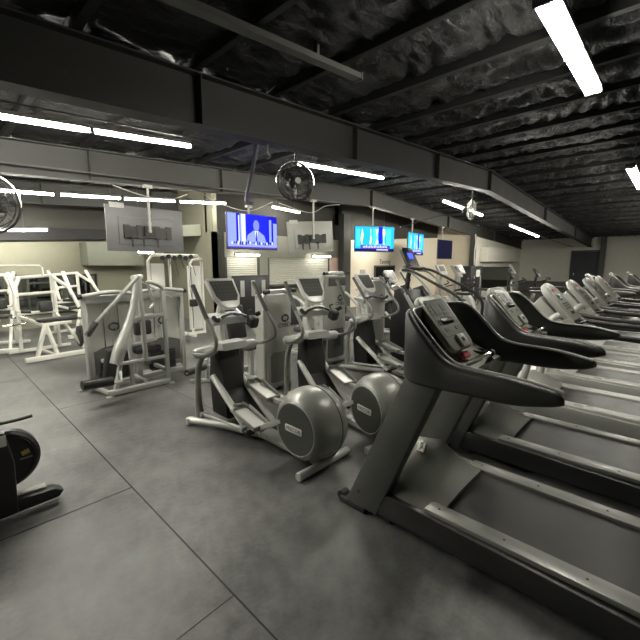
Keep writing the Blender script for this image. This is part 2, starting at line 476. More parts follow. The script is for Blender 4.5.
fixture(4.18, 6.58, 4.5, 3.20, 3.35, label='strip light right of the wire caged ceiling fan')
fixture(9.19, 11.9, 4.5, 3.22, 3.10, label='strip light beside the pale wall fan above the dark idle television')
fixture(14.4, 18.3, 4.5, 3.00, 2.80, label='strip light nearest the dark far door')
fixture(2.86, 4.68, .78, 3.28, 3.30, label='bright double tube light at upper right above the treadmills', double=True)
fixture(8.5, 11.0, .78, 3.28, 3.28, label='double tube light cut by the right edge of the picture', double=True)
fixture(.2, 1.86, 8.6, 2.86, 2.93, label='leftmost strip of the light row above the back of the turned television', dim=True)
fixture(1.95, 3.02, 8.6, 2.94, 3.00, label='second strip from the left in the far light row', dim=True, n=1)
fixture(3.08, 4.2, 8.6, 3.0, 3.08, label='third strip from the left in the far light row, behind the television pole', dim=True, n=1)
fixture(4.3, 5.55, 8.6, 3.08, 3.18, label='fourth strip of the far light row, ending left of the blue television', dim=True, n=1)
fixture(7.05, 8.15, 8.6, 3.26, 3.2, label='short strip light low behind the wire caged ceiling fan', dim=True, n=1)
fixture(-.4, 2.2, 11.1, 2.28, 2.45, label='thin strip light just above the black band of the back left wall', dim=True)
fixture(11.3, 12.5, 8.3, 2.80, 2.80, label='short strip light behind the television with the cyan picture', dim=True, n=1)
fixture(5.9, 6.75, 8.8, 1.90, 1.90, label='small light under the header of the left roller shutter', dim=2, hang=False, n=1)
fixture(8.9, 9.8, 8.8, 1.90, 1.90, label='small light under the header of the right roller shutter', dim=2, hang=False, n=1)
fixture(3.9, 4.3, 10.2, 1.95, 1.95, label='small bright light over the far cable machine', dim=True, n=1)
fixture(-3.2, -.8, 4.6, 2.9, 3.0, label='added unseen strip light left of the picture, over the floor')  # unseen lamp, added outside the frame to light the near floor
for x0_, l_ in ((12.2, 'added unseen double tube light beyond the one cut by the right picture edge'), (15.8, 'added unseen double tube light over the far end of the treadmills'), (19.4, 'added unseen double tube light past the last treadmill')  ):
    fixture(x0_, x0_+2.5, .78, btop(x0_)-.55, btop(x0_+2.5)-.55, label=l_, double=True)  # unseen lamps continuing the row, added to brighten the far right walls

# unlit channel under the roof, conduits, sprinkler pipe
r = thing('ceiling_channel', (1.2, 2.6, 3.42), 0, 'dark unlit metal channel hung across the ceiling at upper centre', 'pipe')
mb = MB(); mb.bar((-1.6, .3, 0), (2.0, -.1, .06), .09, .05); mb.box((1.99, -.1, .06), (.02, .1, .07)); mb.build('channel', 'galv', r)
mb = MB(); mb.box((1.45, -.04, .17), (.03, .05, .26)); mb.build('bracket', 'galv', r)
mb = MB(); mb.box((-1.0, .23, .14), (.03, .05, .22)); mb.build('bracket', 'galv', r)
def pipe(pts, rr, m, label, cat='pipe', name='conduit', smooth=False):
    mb = MB(); mb.tube(pts, rr, 8, smooth); o = mb.build(name, m); return tag(o, label, cat)
pipe([(-5, 7.12, 2.86), (8.5, 7.12, 3.36)], .012, 'galv', 'thin metal conduit along the second roof beam')
pipe([(-4, 4.82, 2.92), (2.9, 4.82, 3.30)], .010, 'galv', 'thin conduit just above the nearest upper left strip light')
pipe([(18.3, 4.5, 2.84), (25.6, 4.5, 2.6)], .02, 'galv', 'white conduit running right from the strip light near the far door')
pipe([(3.5, 4.5, 3.58), (4.2, 5.6, 3.35), (4.9, 6.8, 3.0), (5.3, 7.15, 3.0)], .035, 'rubber', 'black cable bundle running down to the pole of the blue television', 'cable', 'cable', True)
pipe([(4.1, 7.15, 3.05), (4.5, 7.2, 2.92), (5.2, 7.15, 2.83), (5.9, 7.15, 3.1)], .008, 'cable_white', 'pale cable sagging between the poles of the blue and the white backed televisions', 'cable', 'cable', True)
pipe([(6.1, 7.15, 3.1), (7.0, 7.0, 2.95), (7.7, 7.1, 3.2), (8.3, 7.1, 3.3)], .008, 'cable_white', 'pale cable sagging right of the white backed television pole', 'cable', 'cable', True)
pipe([(2.4, 7.15, 2.98), (2.9, 7.1, 2.86), (3.4, 7.1, 2.87), (3.75, 7.15, 3.0)], .008, 'cable_white', 'pale cable sagging above the grey backed television', 'cable', 'cable', True)
pipe([(11.5, 7.1, 2.9), (12.6, 6.3, 3.3), (13.6, 5.4, 3.5)], .015, 'black', 'black brace rising from the narrow cyan television pole', 'cable', 'brace')
pipe([(17.85, 6.98, 1.6), (17.8, 6.98, 2.2), (17.88, 6.98, 2.6), (17.8, 6.98, 3.0)], .03, 'cable_white', 'pale cable bundle climbing the dark column', 'cable', 'cable', True)
for x, lab in ((3.0, 'small hook clamp hanging under the main beam'),):
    mb = MB(); mb.tube([(x, 3.7, bbot(x)), (x, 3.7, bbot(x)-.08), (x+.03, 3.7, bbot(x)-.14), (x-.02, 3.7, bbot(x)-.17)], .01, 6, True)
    tag(mb.build('hook', 'galv'), lab, 'hook')
mb = MB(); mb.bar((.62, 7.18, 2.99), (.62, 7.15, 3.40), .07, .07); tag(mb.build('post_bracket', 'beam'), 'short vertical strut on the second beam at far left', 'strut')

# ------------------------------------------------------------------ televisions
def tv(loc, rz, label, front=True, kind='off', back='tv_back', roll=0., w=1.4, h=.80, ptop=3.2, tilt=0.):
    # local -y is the screen side
    r = thing('television', loc, rz if front else rz+PI, label, 'television', 'televisions hung from the second beam')
    RM = Euler((tilt, roll, 0)).to_matrix().to_4x4()
    mb = MB(); mb.box((0, .02, 0), (w, .035, h), bev=.008); mb.box((0, .045, -.04), (w*.72, .03, h*.62), bev=.01); mb.xf(RM)
    mb.build('case', back, r)
    mb = MB(); mb.box((0, .002, 0), (w-.01, .006, h-.01)); mb.mat(1).box((0, -.002, .004), (w-.04, .004, h-.05)); mb.xf(RM)
    sc = mb.build('bezel', ['black', 'scr_idle' if kind == 'off' else 'scr_blue' if kind == 'news' else 'scr_cyan'], r)
    y = -.0055; W, H = w-.04, h-.05
    if kind == 'news':
        names = ['scr_deep', 'scr_pale', 'scr_white', 'scr_skin', 'scr_violet', 'scr_navy']
        mb = MB()
        def q(x0, x1, z0, z1, m, dy=0): mb.mat(m).box(((x0+x1)/2*W, y-dy, (z0+z1)/2*H+.004), ((x1-x0)*W, .001, (z1-z0)*H))
        q(-.5, -.16, -.5, .5, 1); q(-.34, -.27, -.4, .5, 0, .001); q(-.30, -.28, -.35, .45, 2, .002); q(-.24, -.16, -.3, .5, 2, .001)
        q(.30, .5, -.5, .5, 0); q(.33, .38, -.3, .4, 1, .001); q(.42, .5, -.4, .3, 1, .001)
        mb.mat(1).prism([(-.16*W, -.34*H), (-.12*W, -.10*H), (0, .04*H), (.10*W, .04*H), (.22*W, -.10*H), (.27*W, -.34*H)], 'y', y-.002, y-.003)
        mb.mat(2).prism([(.02*W, .03*H), (.09*W, .03*H), (.055*W, -.3*H)], 'y', y-.003, y-.004)
        mb.mat(0).prism([(.045*W, .0), (.065*W, .0), (.07*W, -.28*H), (.04*W, -.28*H)], 'y', y-.004, y-.005)
        mb.mat(3).prism([(.055*W+.062*W*math.cos(a*PI/8), .19*H+.17*H*math.sin(a*PI/8)) for a in range(16)], 'y', y-.004, y-.005)
        q(-.5, .5, -.5, -.34, 1, .005)
        for k in range(22):
            xx = -.44+k*.039; q(xx, xx+.024, -.38+random.uniform(-.03, .03), -.30+random.uniform(-.03, .03), 5 if k % 3 else 2, .006)
        q(-.5, .5, -.5, -.46, 4, .006)
        mb.xf(RM); mb.build('picture', names, r)
    elif kind == 'sport':
        names = ['scr_sky', 'scr_yellow', 'scr_white', 'scr_navy', 'scr_violet', 'scr_blue']
        mb = MB()
        def q(x0, x1, z0, z1, m, dy=0): mb.mat(m).box(((x0+x1)/2*W, y-dy, (z0+z1)/2*H+.004), ((x1-x0)*W, .001, (z1-z0)*H))
        q(-.46, -.38, -.3, .4, 0); q(-.05, .04, -.3, .42, 0); q(.3, .42, -.3, .4, 0); q(.10, .2, -.2, .5, 5, .0005)
        for xx, w0 in ((-.32, .07), (-.1, .05), (.06, .08), (.24, .07)):
            zs = [-.22, -.1, .05, .2, .42]
            pts = [(xx*W+(w0*(.5+.5*math.sin(i*1.7+xx*9)))*W*.5, z*H) for i, z in enumerate(zs)]+[(xx*W-(w0*(.5+.5*math.cos(i*1.3+xx*7)))*W*.5-.01, z*H) for i, z in list(enumerate(zs))[::-1]]
            mb.mat(1 if xx != .06 else 2).prism(pts, 'y', y-.001, y-.002)
        q(-.5, .5, -.5, -.40, 3, .003); q(-.36, .40, -.42, -.26, 4, .004); 
        for k in range(16):
            xx = -.3+k*.04; q(xx, xx+.022, -.37, -.30+.02*(k % 3), 2, .005)
        q(.05, .35, -.47, -.43, 2, .005)
        mb.xf(RM); mb.build('picture', names, r)
    # wall plate, arm and pole on the back
    mb = MB(); mb.box((0, .085, .015), (.86, .03, .05)); mb.box((0, .085, -.13), (.86, .03, .05)); mb.box((0, .08, -.055), (.84, .02, .10))
    for x in (-.38, -.16, .16, .38): mb.box((x, .085, -.055), (.10, .035, .24))
    for x in (-.16, .1, .3): mb.bar((x, .09, -.1), (x, .11, -.32), .025, .02)
    mb.bar((.20, .11, .02), (.32, .11, -.14), .015, .015)
    mb.box((0, .11, -.03), (.16, .07, .16)); mb.xf(RM)
    mb.build('mount', 'charcoal', r)
    mb = MB(); dz = ptop-loc[2]
    mb.tube([(0, .16, -.06), (0, .16, dz)], .024, 10); mb.box((0, .16, dz-.03), (.14, .1, .05)); mb.tube([(0, .1, -.03), (0, .17, -.03)], .03, 8)
    for z in (.1, .3): mb.lathe([(-.03, .032), (.03, .032)], (0, .16, z), 'z', 10)
    mb.build('pole', 'fixture', r)
    mb = MB(); mb.box((w*.36, .03, h/2-.005), (.24, .02, .09), bev=.003); mb.xf(RM); 
    if not front: mb.build('sticker', 'white', r)
    else: mb.bm.free()
    return r
tv((2.98, 7.3, 2.28), 0, 'large television seen from its grey back, at left above the stack machine', False, ptop=bbot(3))
tv((5.36, 7.2, 2.38), 0, 'television showing a man in a suit on a bright blue picture', True, 'news', ptop=bbot(5.3)-.2, w=1.42)
tv((7.22, 7.2, 2.36), R(-14), 'television seen from its pale back, hanging askew right of the blue one', False, 'off', 'tv_back_light', roll=R(4), ptop=bbot(7.2), w=1.40)
tv((10.0, 7.1, 2.43), R(-28), 'television with a cyan and yellow sports picture above the word on the wall', True, 'sport', ptop=bbot(10))
tv((12.6, 7.1, 2.37), R(6), 'narrow looking television with a blue picture behind the stair climber console', True, 'sport', ptop=bbot(12.6))
tv((15.0, 7.1, 2.24), R(0), 'dark navy idle television on the right of the row', True, 'off', ptop=bbot(15), w=1.32, h=.78)

# ------------------------------------------------------------------ fans
def fan(loc, rz, rad, label, m='fan_dark', rodtop=None):
    r = thing('ceiling_fan', loc, rz, label, 'fan', 'caged fans hung from the beams')
    mb = MB()
    for k in range(-3, 4):
        rr = rad*math.cos(k*PI/8.4); mb.torus((0, k*.03, 0), rr, .006 if abs(k) > 0 else .013, 'y', 32, 5)
    for k in range(20):
        a = 2*PI*k/20
        pts = [(math.cos(a)*q*rad, -s_, math.sin(a)*q*rad) for q, s_ in ((.12, .11), (.6, .10), (.9, .06), (1., 0), (.9, -.06), (.6, -.10), (.12, -.11))]
        mb.tube(pts, .003, 4)
    mb.build('cage', m, r)
    mb = MB()
    for k in range(3):
        a0 = k*2*PI/3+.5
        rs = []
        for t in range(7):
            q = .1+t/6*.74; wd = .30*math.sin(PI*min(1, (.25+t/6*.62)))*rad*1.5
            ring = []
            for u, th in ((-1, 0), (0, .006), (1, 0), (0, -.006)):
                a = a0+u*wd/(q*rad+.05)*.5
                ring.append((math.cos(a)*q*rad, u*.05+th, math.sin(a)*q*rad))
            rs.append(ring)
        mb.rings(rs)
    mb.build('blades', 'black', r)
    mb = MB(); mb.lathe([(-.115, .0), (-.115, .035), (-.10, .04)], (0, 0, 0), 'y', 16); mb.build('hub', 'white', r)
    mb = MB(); mb.lathe([(.05, .05), (.06, .07), (.2, .07), (.22, .04)], (0, 0, 0), 'y', 16); mb.build('motor', 'charcoal', r)
    mb = MB()
    mb.tube([(rad*1.05*math.cos(a), 0, rad*1.05*math.sin(a)) for a in [R(d) for d in range(-5, 186, 10)]], .011, 6)
    if rodtop: mb.tube([(0, 0, rad*1.05), (0, 0, rodtop-loc[2])], .02, 8)
    mb.build('bracket', 'chrome', r)
    return r
fan((3.46, 3.72, 2.70), R(-25), .24, 'black wire caged fan hanging under the main beam at centre', rodtop=bbot(3.5)+.02)
fan((.6, 5.6, 2.3), R(-40), .31, 'dark fan cut by the left edge of the picture', rodtop=3.4)
fan((9.95, 4.05, 3.03), R(25), .25, 'pale caged fan seen edge on beside the strip light at right', 'fixture', rodtop=bbot(9.9)+.2)

# ------------------------------------------------------------------ treadmill, black cowl model
def loft_band(mb, path, ext=.0):
    # path rows: x, y, zb, zt, th ; rounded-rect sections
    rs = []
    n = len(path)
    for i, (x, y, zb, zt, th) in enumerate(path):
        a = path[max(0, i-1)]; b = path[min(n-1, i+1)]
        d = Vector((b[0]-a[0], b[1]-a[1], 0)).normalized(); nn = Vector((d.y, -d.x, 0))
        h = zt-zb; c = min(th*.45, h*.45); ring = []
        for (u, v) in ((-th/2, zb+c), (-th/2+c*.35, zb+c*.3), (-th/2+c, zb), (th/2-c, zb), (th/2-c*.35, zb+c*.3), (th/2, zb+c), (th/2, zt-c), (th/2-c*.35, zt-c*.3), (th/2-c, zt), (-th/2+c, zt), (-th/2+c*.35, zt-c*.3), (-th/2, zt-c)):
            ring.append(Vector((x, y, v))+nn*u)
        rs.append(ring)
    mb.rings(rs)
def resample(rows, k=4):
    out = []
    for i in range(len(rows)-1):
        p0 = rows[i-1] if i else rows[0]; p1 = rows[i]; p2 = rows[i+1]; p3 = rows[i+2] if i+2 < len(rows) else rows[-1]
        for j in range(k):
            t = j/k; out.append(tuple(.5*((2*b)+(c-a)*t+(2*a-5*b+4*c-d)*t*t+(3*b-a-3*c+d)*t**3) for a, b, c, d in zip(p0, p1, p2, p3)))
    out.append(rows[-1]); return out
GT = 'row of treadmills along the right'
def deck_parts(r, hw=.42, y0=-.78, y1=.95, side='charcoal', rail='rail', z=.19, wide=False):
    mb = MB()
    for s in (-1, 1):
        mb.prism([(y0, .05), (y0+.02, z-.02), (1.30, z+.02), (1.42, z-.02), (1.42, .07), (1.2, .045)], 'x', s*hw-s*.07, s*hw, bev=.012)
        mb.box((s*(hw-.05), y0+.1, .03), (.05, .06, .06), bev=.01)
        mb.box((s*(hw-.05), 1.2, .03), (.05, .06, .06), bev=.01)
    for y in (y0+.2, .3, 1.1): mb.box((0, y, .09), (hw*2-.1, .08, .05))
    mb.build('base_frame', side, r)
    ri = hw-.14 if not wide else hw-.17
    for s in (-1, 1):
        mb = MB(); x0, x1 = sorted((s*ri, s*(hw-.035)))
        mb.box(((x0+x1)/2, (y0+y1)/2, z+.017), (x1-x0, y1-y0, .03), bev=.006)
        if wide:
            for k in range(5): mb.box((x0+(k+.5)*(x1-x0)/5, (y0+y1)/2, z+.033), (.006, y1-y0-.04, .004))
        mb.mat(1)
        for k in range(5): mb.lathe([(-.003, .006), (.0025, .006)], ((x0+x1)/2, y0+.22+k*.36, z+.032), 'z', 8)
        o = mb.build('side_rail', [rail, 'bolt'], r)
    mb = MB()
    mb.box((0, (y0+y1)/2+.02, z+.004), (ri*2-.012, y1-y0+.02, .02))
    mb.tube([(-ri+.01, y0+.02, z-.045), (ri-.01, y0+.02, z-.045)], .045, 14)
    mb.build('belt', 'belt', r)
    mb = MB()
    for s in (-1, 1): mb.box((s*(hw-.09), y0-.01, z-.02), (.13, .1, .11), bev=.025)
    mb.build('end_cap', 'black', r)

def treadmill_a(x, label):
    r = thing('treadmill', (x, 0, 0), 0, label, 'treadmill', GT)
    deck_parts(r)
    # motor cover
    mb = MB()
    rows = [(.86, .29, .222, .36), (.92, .30, .228, .375), (1.02, .30, .25, .385), (1.13, .29, .325, .385), (1.18, .285, .35, .375), (1.30, .20, .365, .34), (1.37, .15, .345, .30), (1.43, .12, .22, .26), (1.445, .1, .12, .24)]
    rs = []
    for (y, wt, zt, wb) in rows:
        rs.append([(-wb, y, .10), (-wb, y, min(.205, zt-.015)), (-wt-.01, y, zt-.018), (-wt+.03, y, zt), (-.12, y, zt+.008), (.12, y, zt+.008), (wt-.03, y, zt), (wt+.01, y, zt-.018), (wb, y, min(.205, zt-.015)), (wb, y, .10)])
    mb.rings(rs); mc = mb.build('motor_cover', 'grey_plastic', r, ang=28)
    mb = MB(); mb.box((.03, 1.20, .364), (.14, .05, .010), rot=(R(7), 0, R(20)), bev=.003); mb.build('badge', 'light_text', mc)
    text('badge_lettering', 'PRECOR', .032, fr((.03, 1.199, .3702), (math.cos(R(20)), math.sin(R(20)), .03), (-math.sin(R(20)), math.cos(R(20)), .12)), 'dark_text', mc, .0006)
    # uprights
    for s in (-1, 1):
        mb = MB(); a, b = sorted((s*.33, s*.43))
        mb.prism([(1.52, .035), (1.26, .035), (.86, 1.03), (1.08, 1.03)], 'x', a, b, bev=.022)
        u = mb.build('upright', 'upright_grey', r)
        mb = MB(); mb.box((s*.38, 1.46, .022), (.10, .22, .045), bev=.012); mb.tube([(s*.38-.03, 1.57, .035), (s*.38+.03, 1.57, .035)], .034, 12); mb.build('foot', 'rubber', u)
        mb = MB(); mb.lathe([(0, .009), (.004, .009)], (s*.431-(.004 if s > 0 else 0), 1.40, .15), 'x', 10); mb.build('bolt', 'bolt', u)
    # cowl with arms
    half = [(.415, .305, 1.040, 1.070, .045), (.42, .325, 1.03, 1.09, .06), (.42, .37, 1.015, 1.10, .07), (.43, .52, .99, 1.12, .07), (.43, .76, .985, 1.13, .066), (.43, .86, .98, 1.165, .06), (.43, .95, .98, 1.25, .055), (.42, 1.03, .98, 1.33, .05), (.385, 1.09, .985, 1.375, .045), (.30, 1.13, 1.0, 1.39, .04), (.12, 1.15, 1.02, 1.395, .04)]
    path = [(-a, b, c, d, e) for a, b, c, d, e in half]+[(a, b, c, d, e) for a, b, c, d, e in half[::-1]]
    path = resample(path, 4)
    mb = MB(); loft_band(mb, path); cw = mb.build('cowl', 'dark_cowl', r, ang=50)
    mb = MB()
    core = [p for p in path if p[1] > .32]
    mb.tube([(p[0]*(1-.03/max(.1, abs(p[0]))) if abs(p[0]) > .2 else p[0], p[1]-.012, p[3]-.004) for p in core], .0075, 6); mb.build('edge_trim', 'silver', cw)
    # inner tray below console
    mb = MB()
    mb.prism([(1.12, 1.20), (1.02, 1.10), (.90, 1.05), (.82, 1.03), (.82, 1.0), (.92, .99), (1.12, 1.05)], 'x', -.385, .385, bev=.01)
    mb.build('tray', 'console', r)
    for s in (-1, 1):
        mb = MB(); mb.lathe([(0, .052), (.012, .052), (.012, .04), (-.02, .035)], (s*.27, .93, 1.062), 'z', 18); mb.build('cup_holder', 'black', r)
    # heart-rate bar
    mb = MB(); mb.tube([(-.36, .90, 1.03), (-.25, .84, 1.07), (-.1, .80, 1.10), (.1, .80, 1.10), (.25, .84, 1.07), (.36, .90, 1.03)], .017, 10, True); hb = mb.build('grip_bar', 'chrome', r)
    mb = MB()
    mb.tube([(.10, .80, 1.10), (.18, .815, 1.09), (.25, .84, 1.07)], .022, 10); mb.build('grip', 'rubber', hb)
    # console head
    th = math.atan2(1.43-1.145, 1.17-.93)
    cy, cz = 1.045, 1.292; tilt = th
    KM = Matrix.Translation((0, cy, cz)) @ Euler((tilt, 0, 0)).to_matrix().to_4x4()
    def outline(w, h, rad, n=6):
        pts = []
        for (sx, sy, a0) in ((1, 1, 0), (-1, 1, 90), (-1, -1, 180), (1, -1, 270)):
            for k in range(n+1):
                a = R(a0+90*k/n); pts.append((sx*(w-rad)+rad*math.cos(a), sy*(h-rad)+rad*math.sin(a)))
        return pts
    mb = MB()
    mb.prism([(p[0]*(1-.10*(p[1] < -.05)), p[1]) for p in outline(.175, .205, .06)], 'z', -.045, .0, bev=.012); mb.xf(KM); ch = mb.build('console', 'console', r)
    mb = MB(); mb.prism(outline(.14, .135, .025), 'z', .0, .002); mb.xf(Matrix.Translation(KM @ Vector((0, .03, .0))-KM @ Vector((0, 0, 0))) @ KM); mb.build('display', 'console_panel', ch)
    mb = MB()
    def bt(x, y, w, h): mb.box((x, y+.03, .003), (w, h, .003))
    bt(-.045, .06, .075, .085); bt(.055, .07, .05, .06)
    for k in range(5):
        bt(-.1+k*.05, -.02, .03, .012); bt(-.1+k*.05, -.05, .03, .012)
    for k in range(4): bt(-.115, .11-k*.028, .02, .014)
    bt(.05, .02, .07, .02); bt(-.07, -.09, .05, .025); bt(.07, -.09, .05, .025)
    mb.xf(KM); mb.build('buttons', 'button', ch)
    mb = MB(); mb.box((.0, -.155, .012), (.10, .09, .02), bev=.008); mb.xf(KM); cp = mb.build('clip_plate', 'white', ch)
    mb = MB(); mb.box((.0, -.15, .024), (.03, .025, .006), bev=.002); mb.xf(KM); mb.build('stop_switch', 'black', cp)
    mb = MB(); mb.box((.0, -.24, -.03), (.09, .045, .03), bev=.008); mb.xf(KM); mb.build('stop_tag', 'red', ch)
    mb = MB(); mb.box((0, 1.09, 1.22), (.16, .08, .2), rot=(R(20), 0, 0), bev=.02); mb.build('console_neck', 'charcoal', r)
    return r
t1 = treadmill_a(2.28, 'nearest treadmill, black cowl and arms, filling the lower right')
copy_tree(t1, (3.53, 0, 0), label='second black cowled treadmill, directly beyond the nearest one')

# ------------------------------------------------------------------ treadmill, pale head model
def treadmill_b(x, label, lab='red'):
    r = thing('treadmill', (x, 0, 0), 0, label, 'treadmill', GT)
    deck_parts(r, hw=.44, y0=-.85, y1=.92, side='silver', rail='silver_light', z=.20, wide=True)
    mb = MB(); rs = []
    for y, wt, zt in ((.86, .40, .23), (.98, .42, .26), (1.12, .42, .32), (1.28, .40, .33), (1.40, .34, .26), (1.43, .32, .10)):
        rs.append([(-.43, y, .09), (-.43, y, min(.21, zt-.01)), (-wt, y, zt), (wt, y, zt), (.43, y, min(.21, zt-.01)), (.43, y, .09)])
    mb.rings(rs); mb.build('motor_cover', 'silver_light', r, ang=28)
    for s in (-1, 1):
        mb = MB(); mb.tube([(s*.40, 1.15, .18), (s*.40, 1.05, .7), (s*.37, .92, 1.05), (s*.27, .86, 1.12)], .036, 12, True); mb.build('upright', 'silver_light', r)
        mb = MB(); mb.tube([(s*.36, .98, 1.0), (s*.43, .86, 1.02), (s*.43, .60, .99), (s*.43, .15, .97), (s*.43, .06, .95)], .028, 12, True); mb.tube([(s*.43, .12, .972), (s*.43, .05, .95)], .033, 10); mb.build('handrail', 'charcoal', r)
    # tall sloping pale head: rounded top
    th = math.atan2(1.44-1.07, 1.04-.73); KM = Matrix.Translation((0, .885, 1.25)) @ Euler((th, 0, 0)).to_matrix().to_4x4()
    pts = [(-.20, -.24), (.20, -.24), (.23, -.05), (.23, .10)]+[(.23*math.cos(R(a)), .10+.16*math.sin(R(a))) for a in range(15, 180, 15)]+[(-.23, .10), (-.23, -.05)]
    mb = MB(); mb.prism(pts, 'z', -.07, 0, bev=.02); mb.xf(KM); hd = mb.build('console', 'white', r)
    mb = MB(); mb.prism([(x_*.84, y_*.84) for x_, y_ in pts], 'z', 0, .004); mb.xf(KM); mb.build('fascia', 'console', hd)
    mb = MB(); mb.box((0, .15, .006), (.16, .035, .006)); mb.xf(KM); mb.build('label_strip', lab, hd)
    mb = MB(); mb.box((-.04, .05, .006), (.12, .07, .006)); mb.xf(KM); mb.build('display', 'smoke', hd)
    mb = MB(); mb.box((0, -.15, .006), (.13, .035, .008)); mb.xf(KM); mb.build('lower_display', 'smoke', hd)
    mb = MB()
    for i in range(4):
        for j in range(3): mb.box((-.09+i*.06, -.03-j*.03, .007), (.035, .015, .004))
    mb.xf(KM); mb.build('buttons', 'button', hd)
    mb = MB(); mb.prism([(1.06, 1.30), (1.16, 1.18), (1.10, .95), (.86, .98), (.78, 1.02)], 'x', -.20, .20, bev=.03); mb.build('console_body', 'white', r)
    for s in (-1, 1):
        mb = MB(); mb.prism([(.98, .98), (.76, 1.10), (.70, 1.03), (.80, .92)], 'x', s*.23-.03, s*.23+.03, bev=.012); mb.build('cup_holder', 'white', r)
    mb = MB(); mb.tube([(-.2, .74, 1.02), (-.1, .68, 1.04), (.1, .68, 1.04), (.2, .74, 1.02)], .018, 8, True); mb.build('grip_bar', 'black', r)
    return r
b1 = treadmill_b(4.78, 'pale headed treadmill with a red strip, next beyond the two black cowled ones')
copy_tree(b1, (6.05, 0, 0), label='second pale headed treadmill in the row')
b3 = treadmill_b(7.25, 'third pale headed treadmill, with a large pink label on its head', 'pink')
for o in list(bpy.data.objects):
    pass
copy_tree(b1, (8.45, 0, 0), label='fourth pale headed treadmill, last of the pale ones')
copy_tree(t1, (9.9, .25, 0), label='far treadmill just beyond the pale headed ones, slab console against the far wall')
copy_tree(t1, (11.4, .0, 0), label='black cowled treadmill second from the far end of the row')
copy_tree(t1, (13.0, -.2, 0), label='black cowled treadmill at the far end of the row')

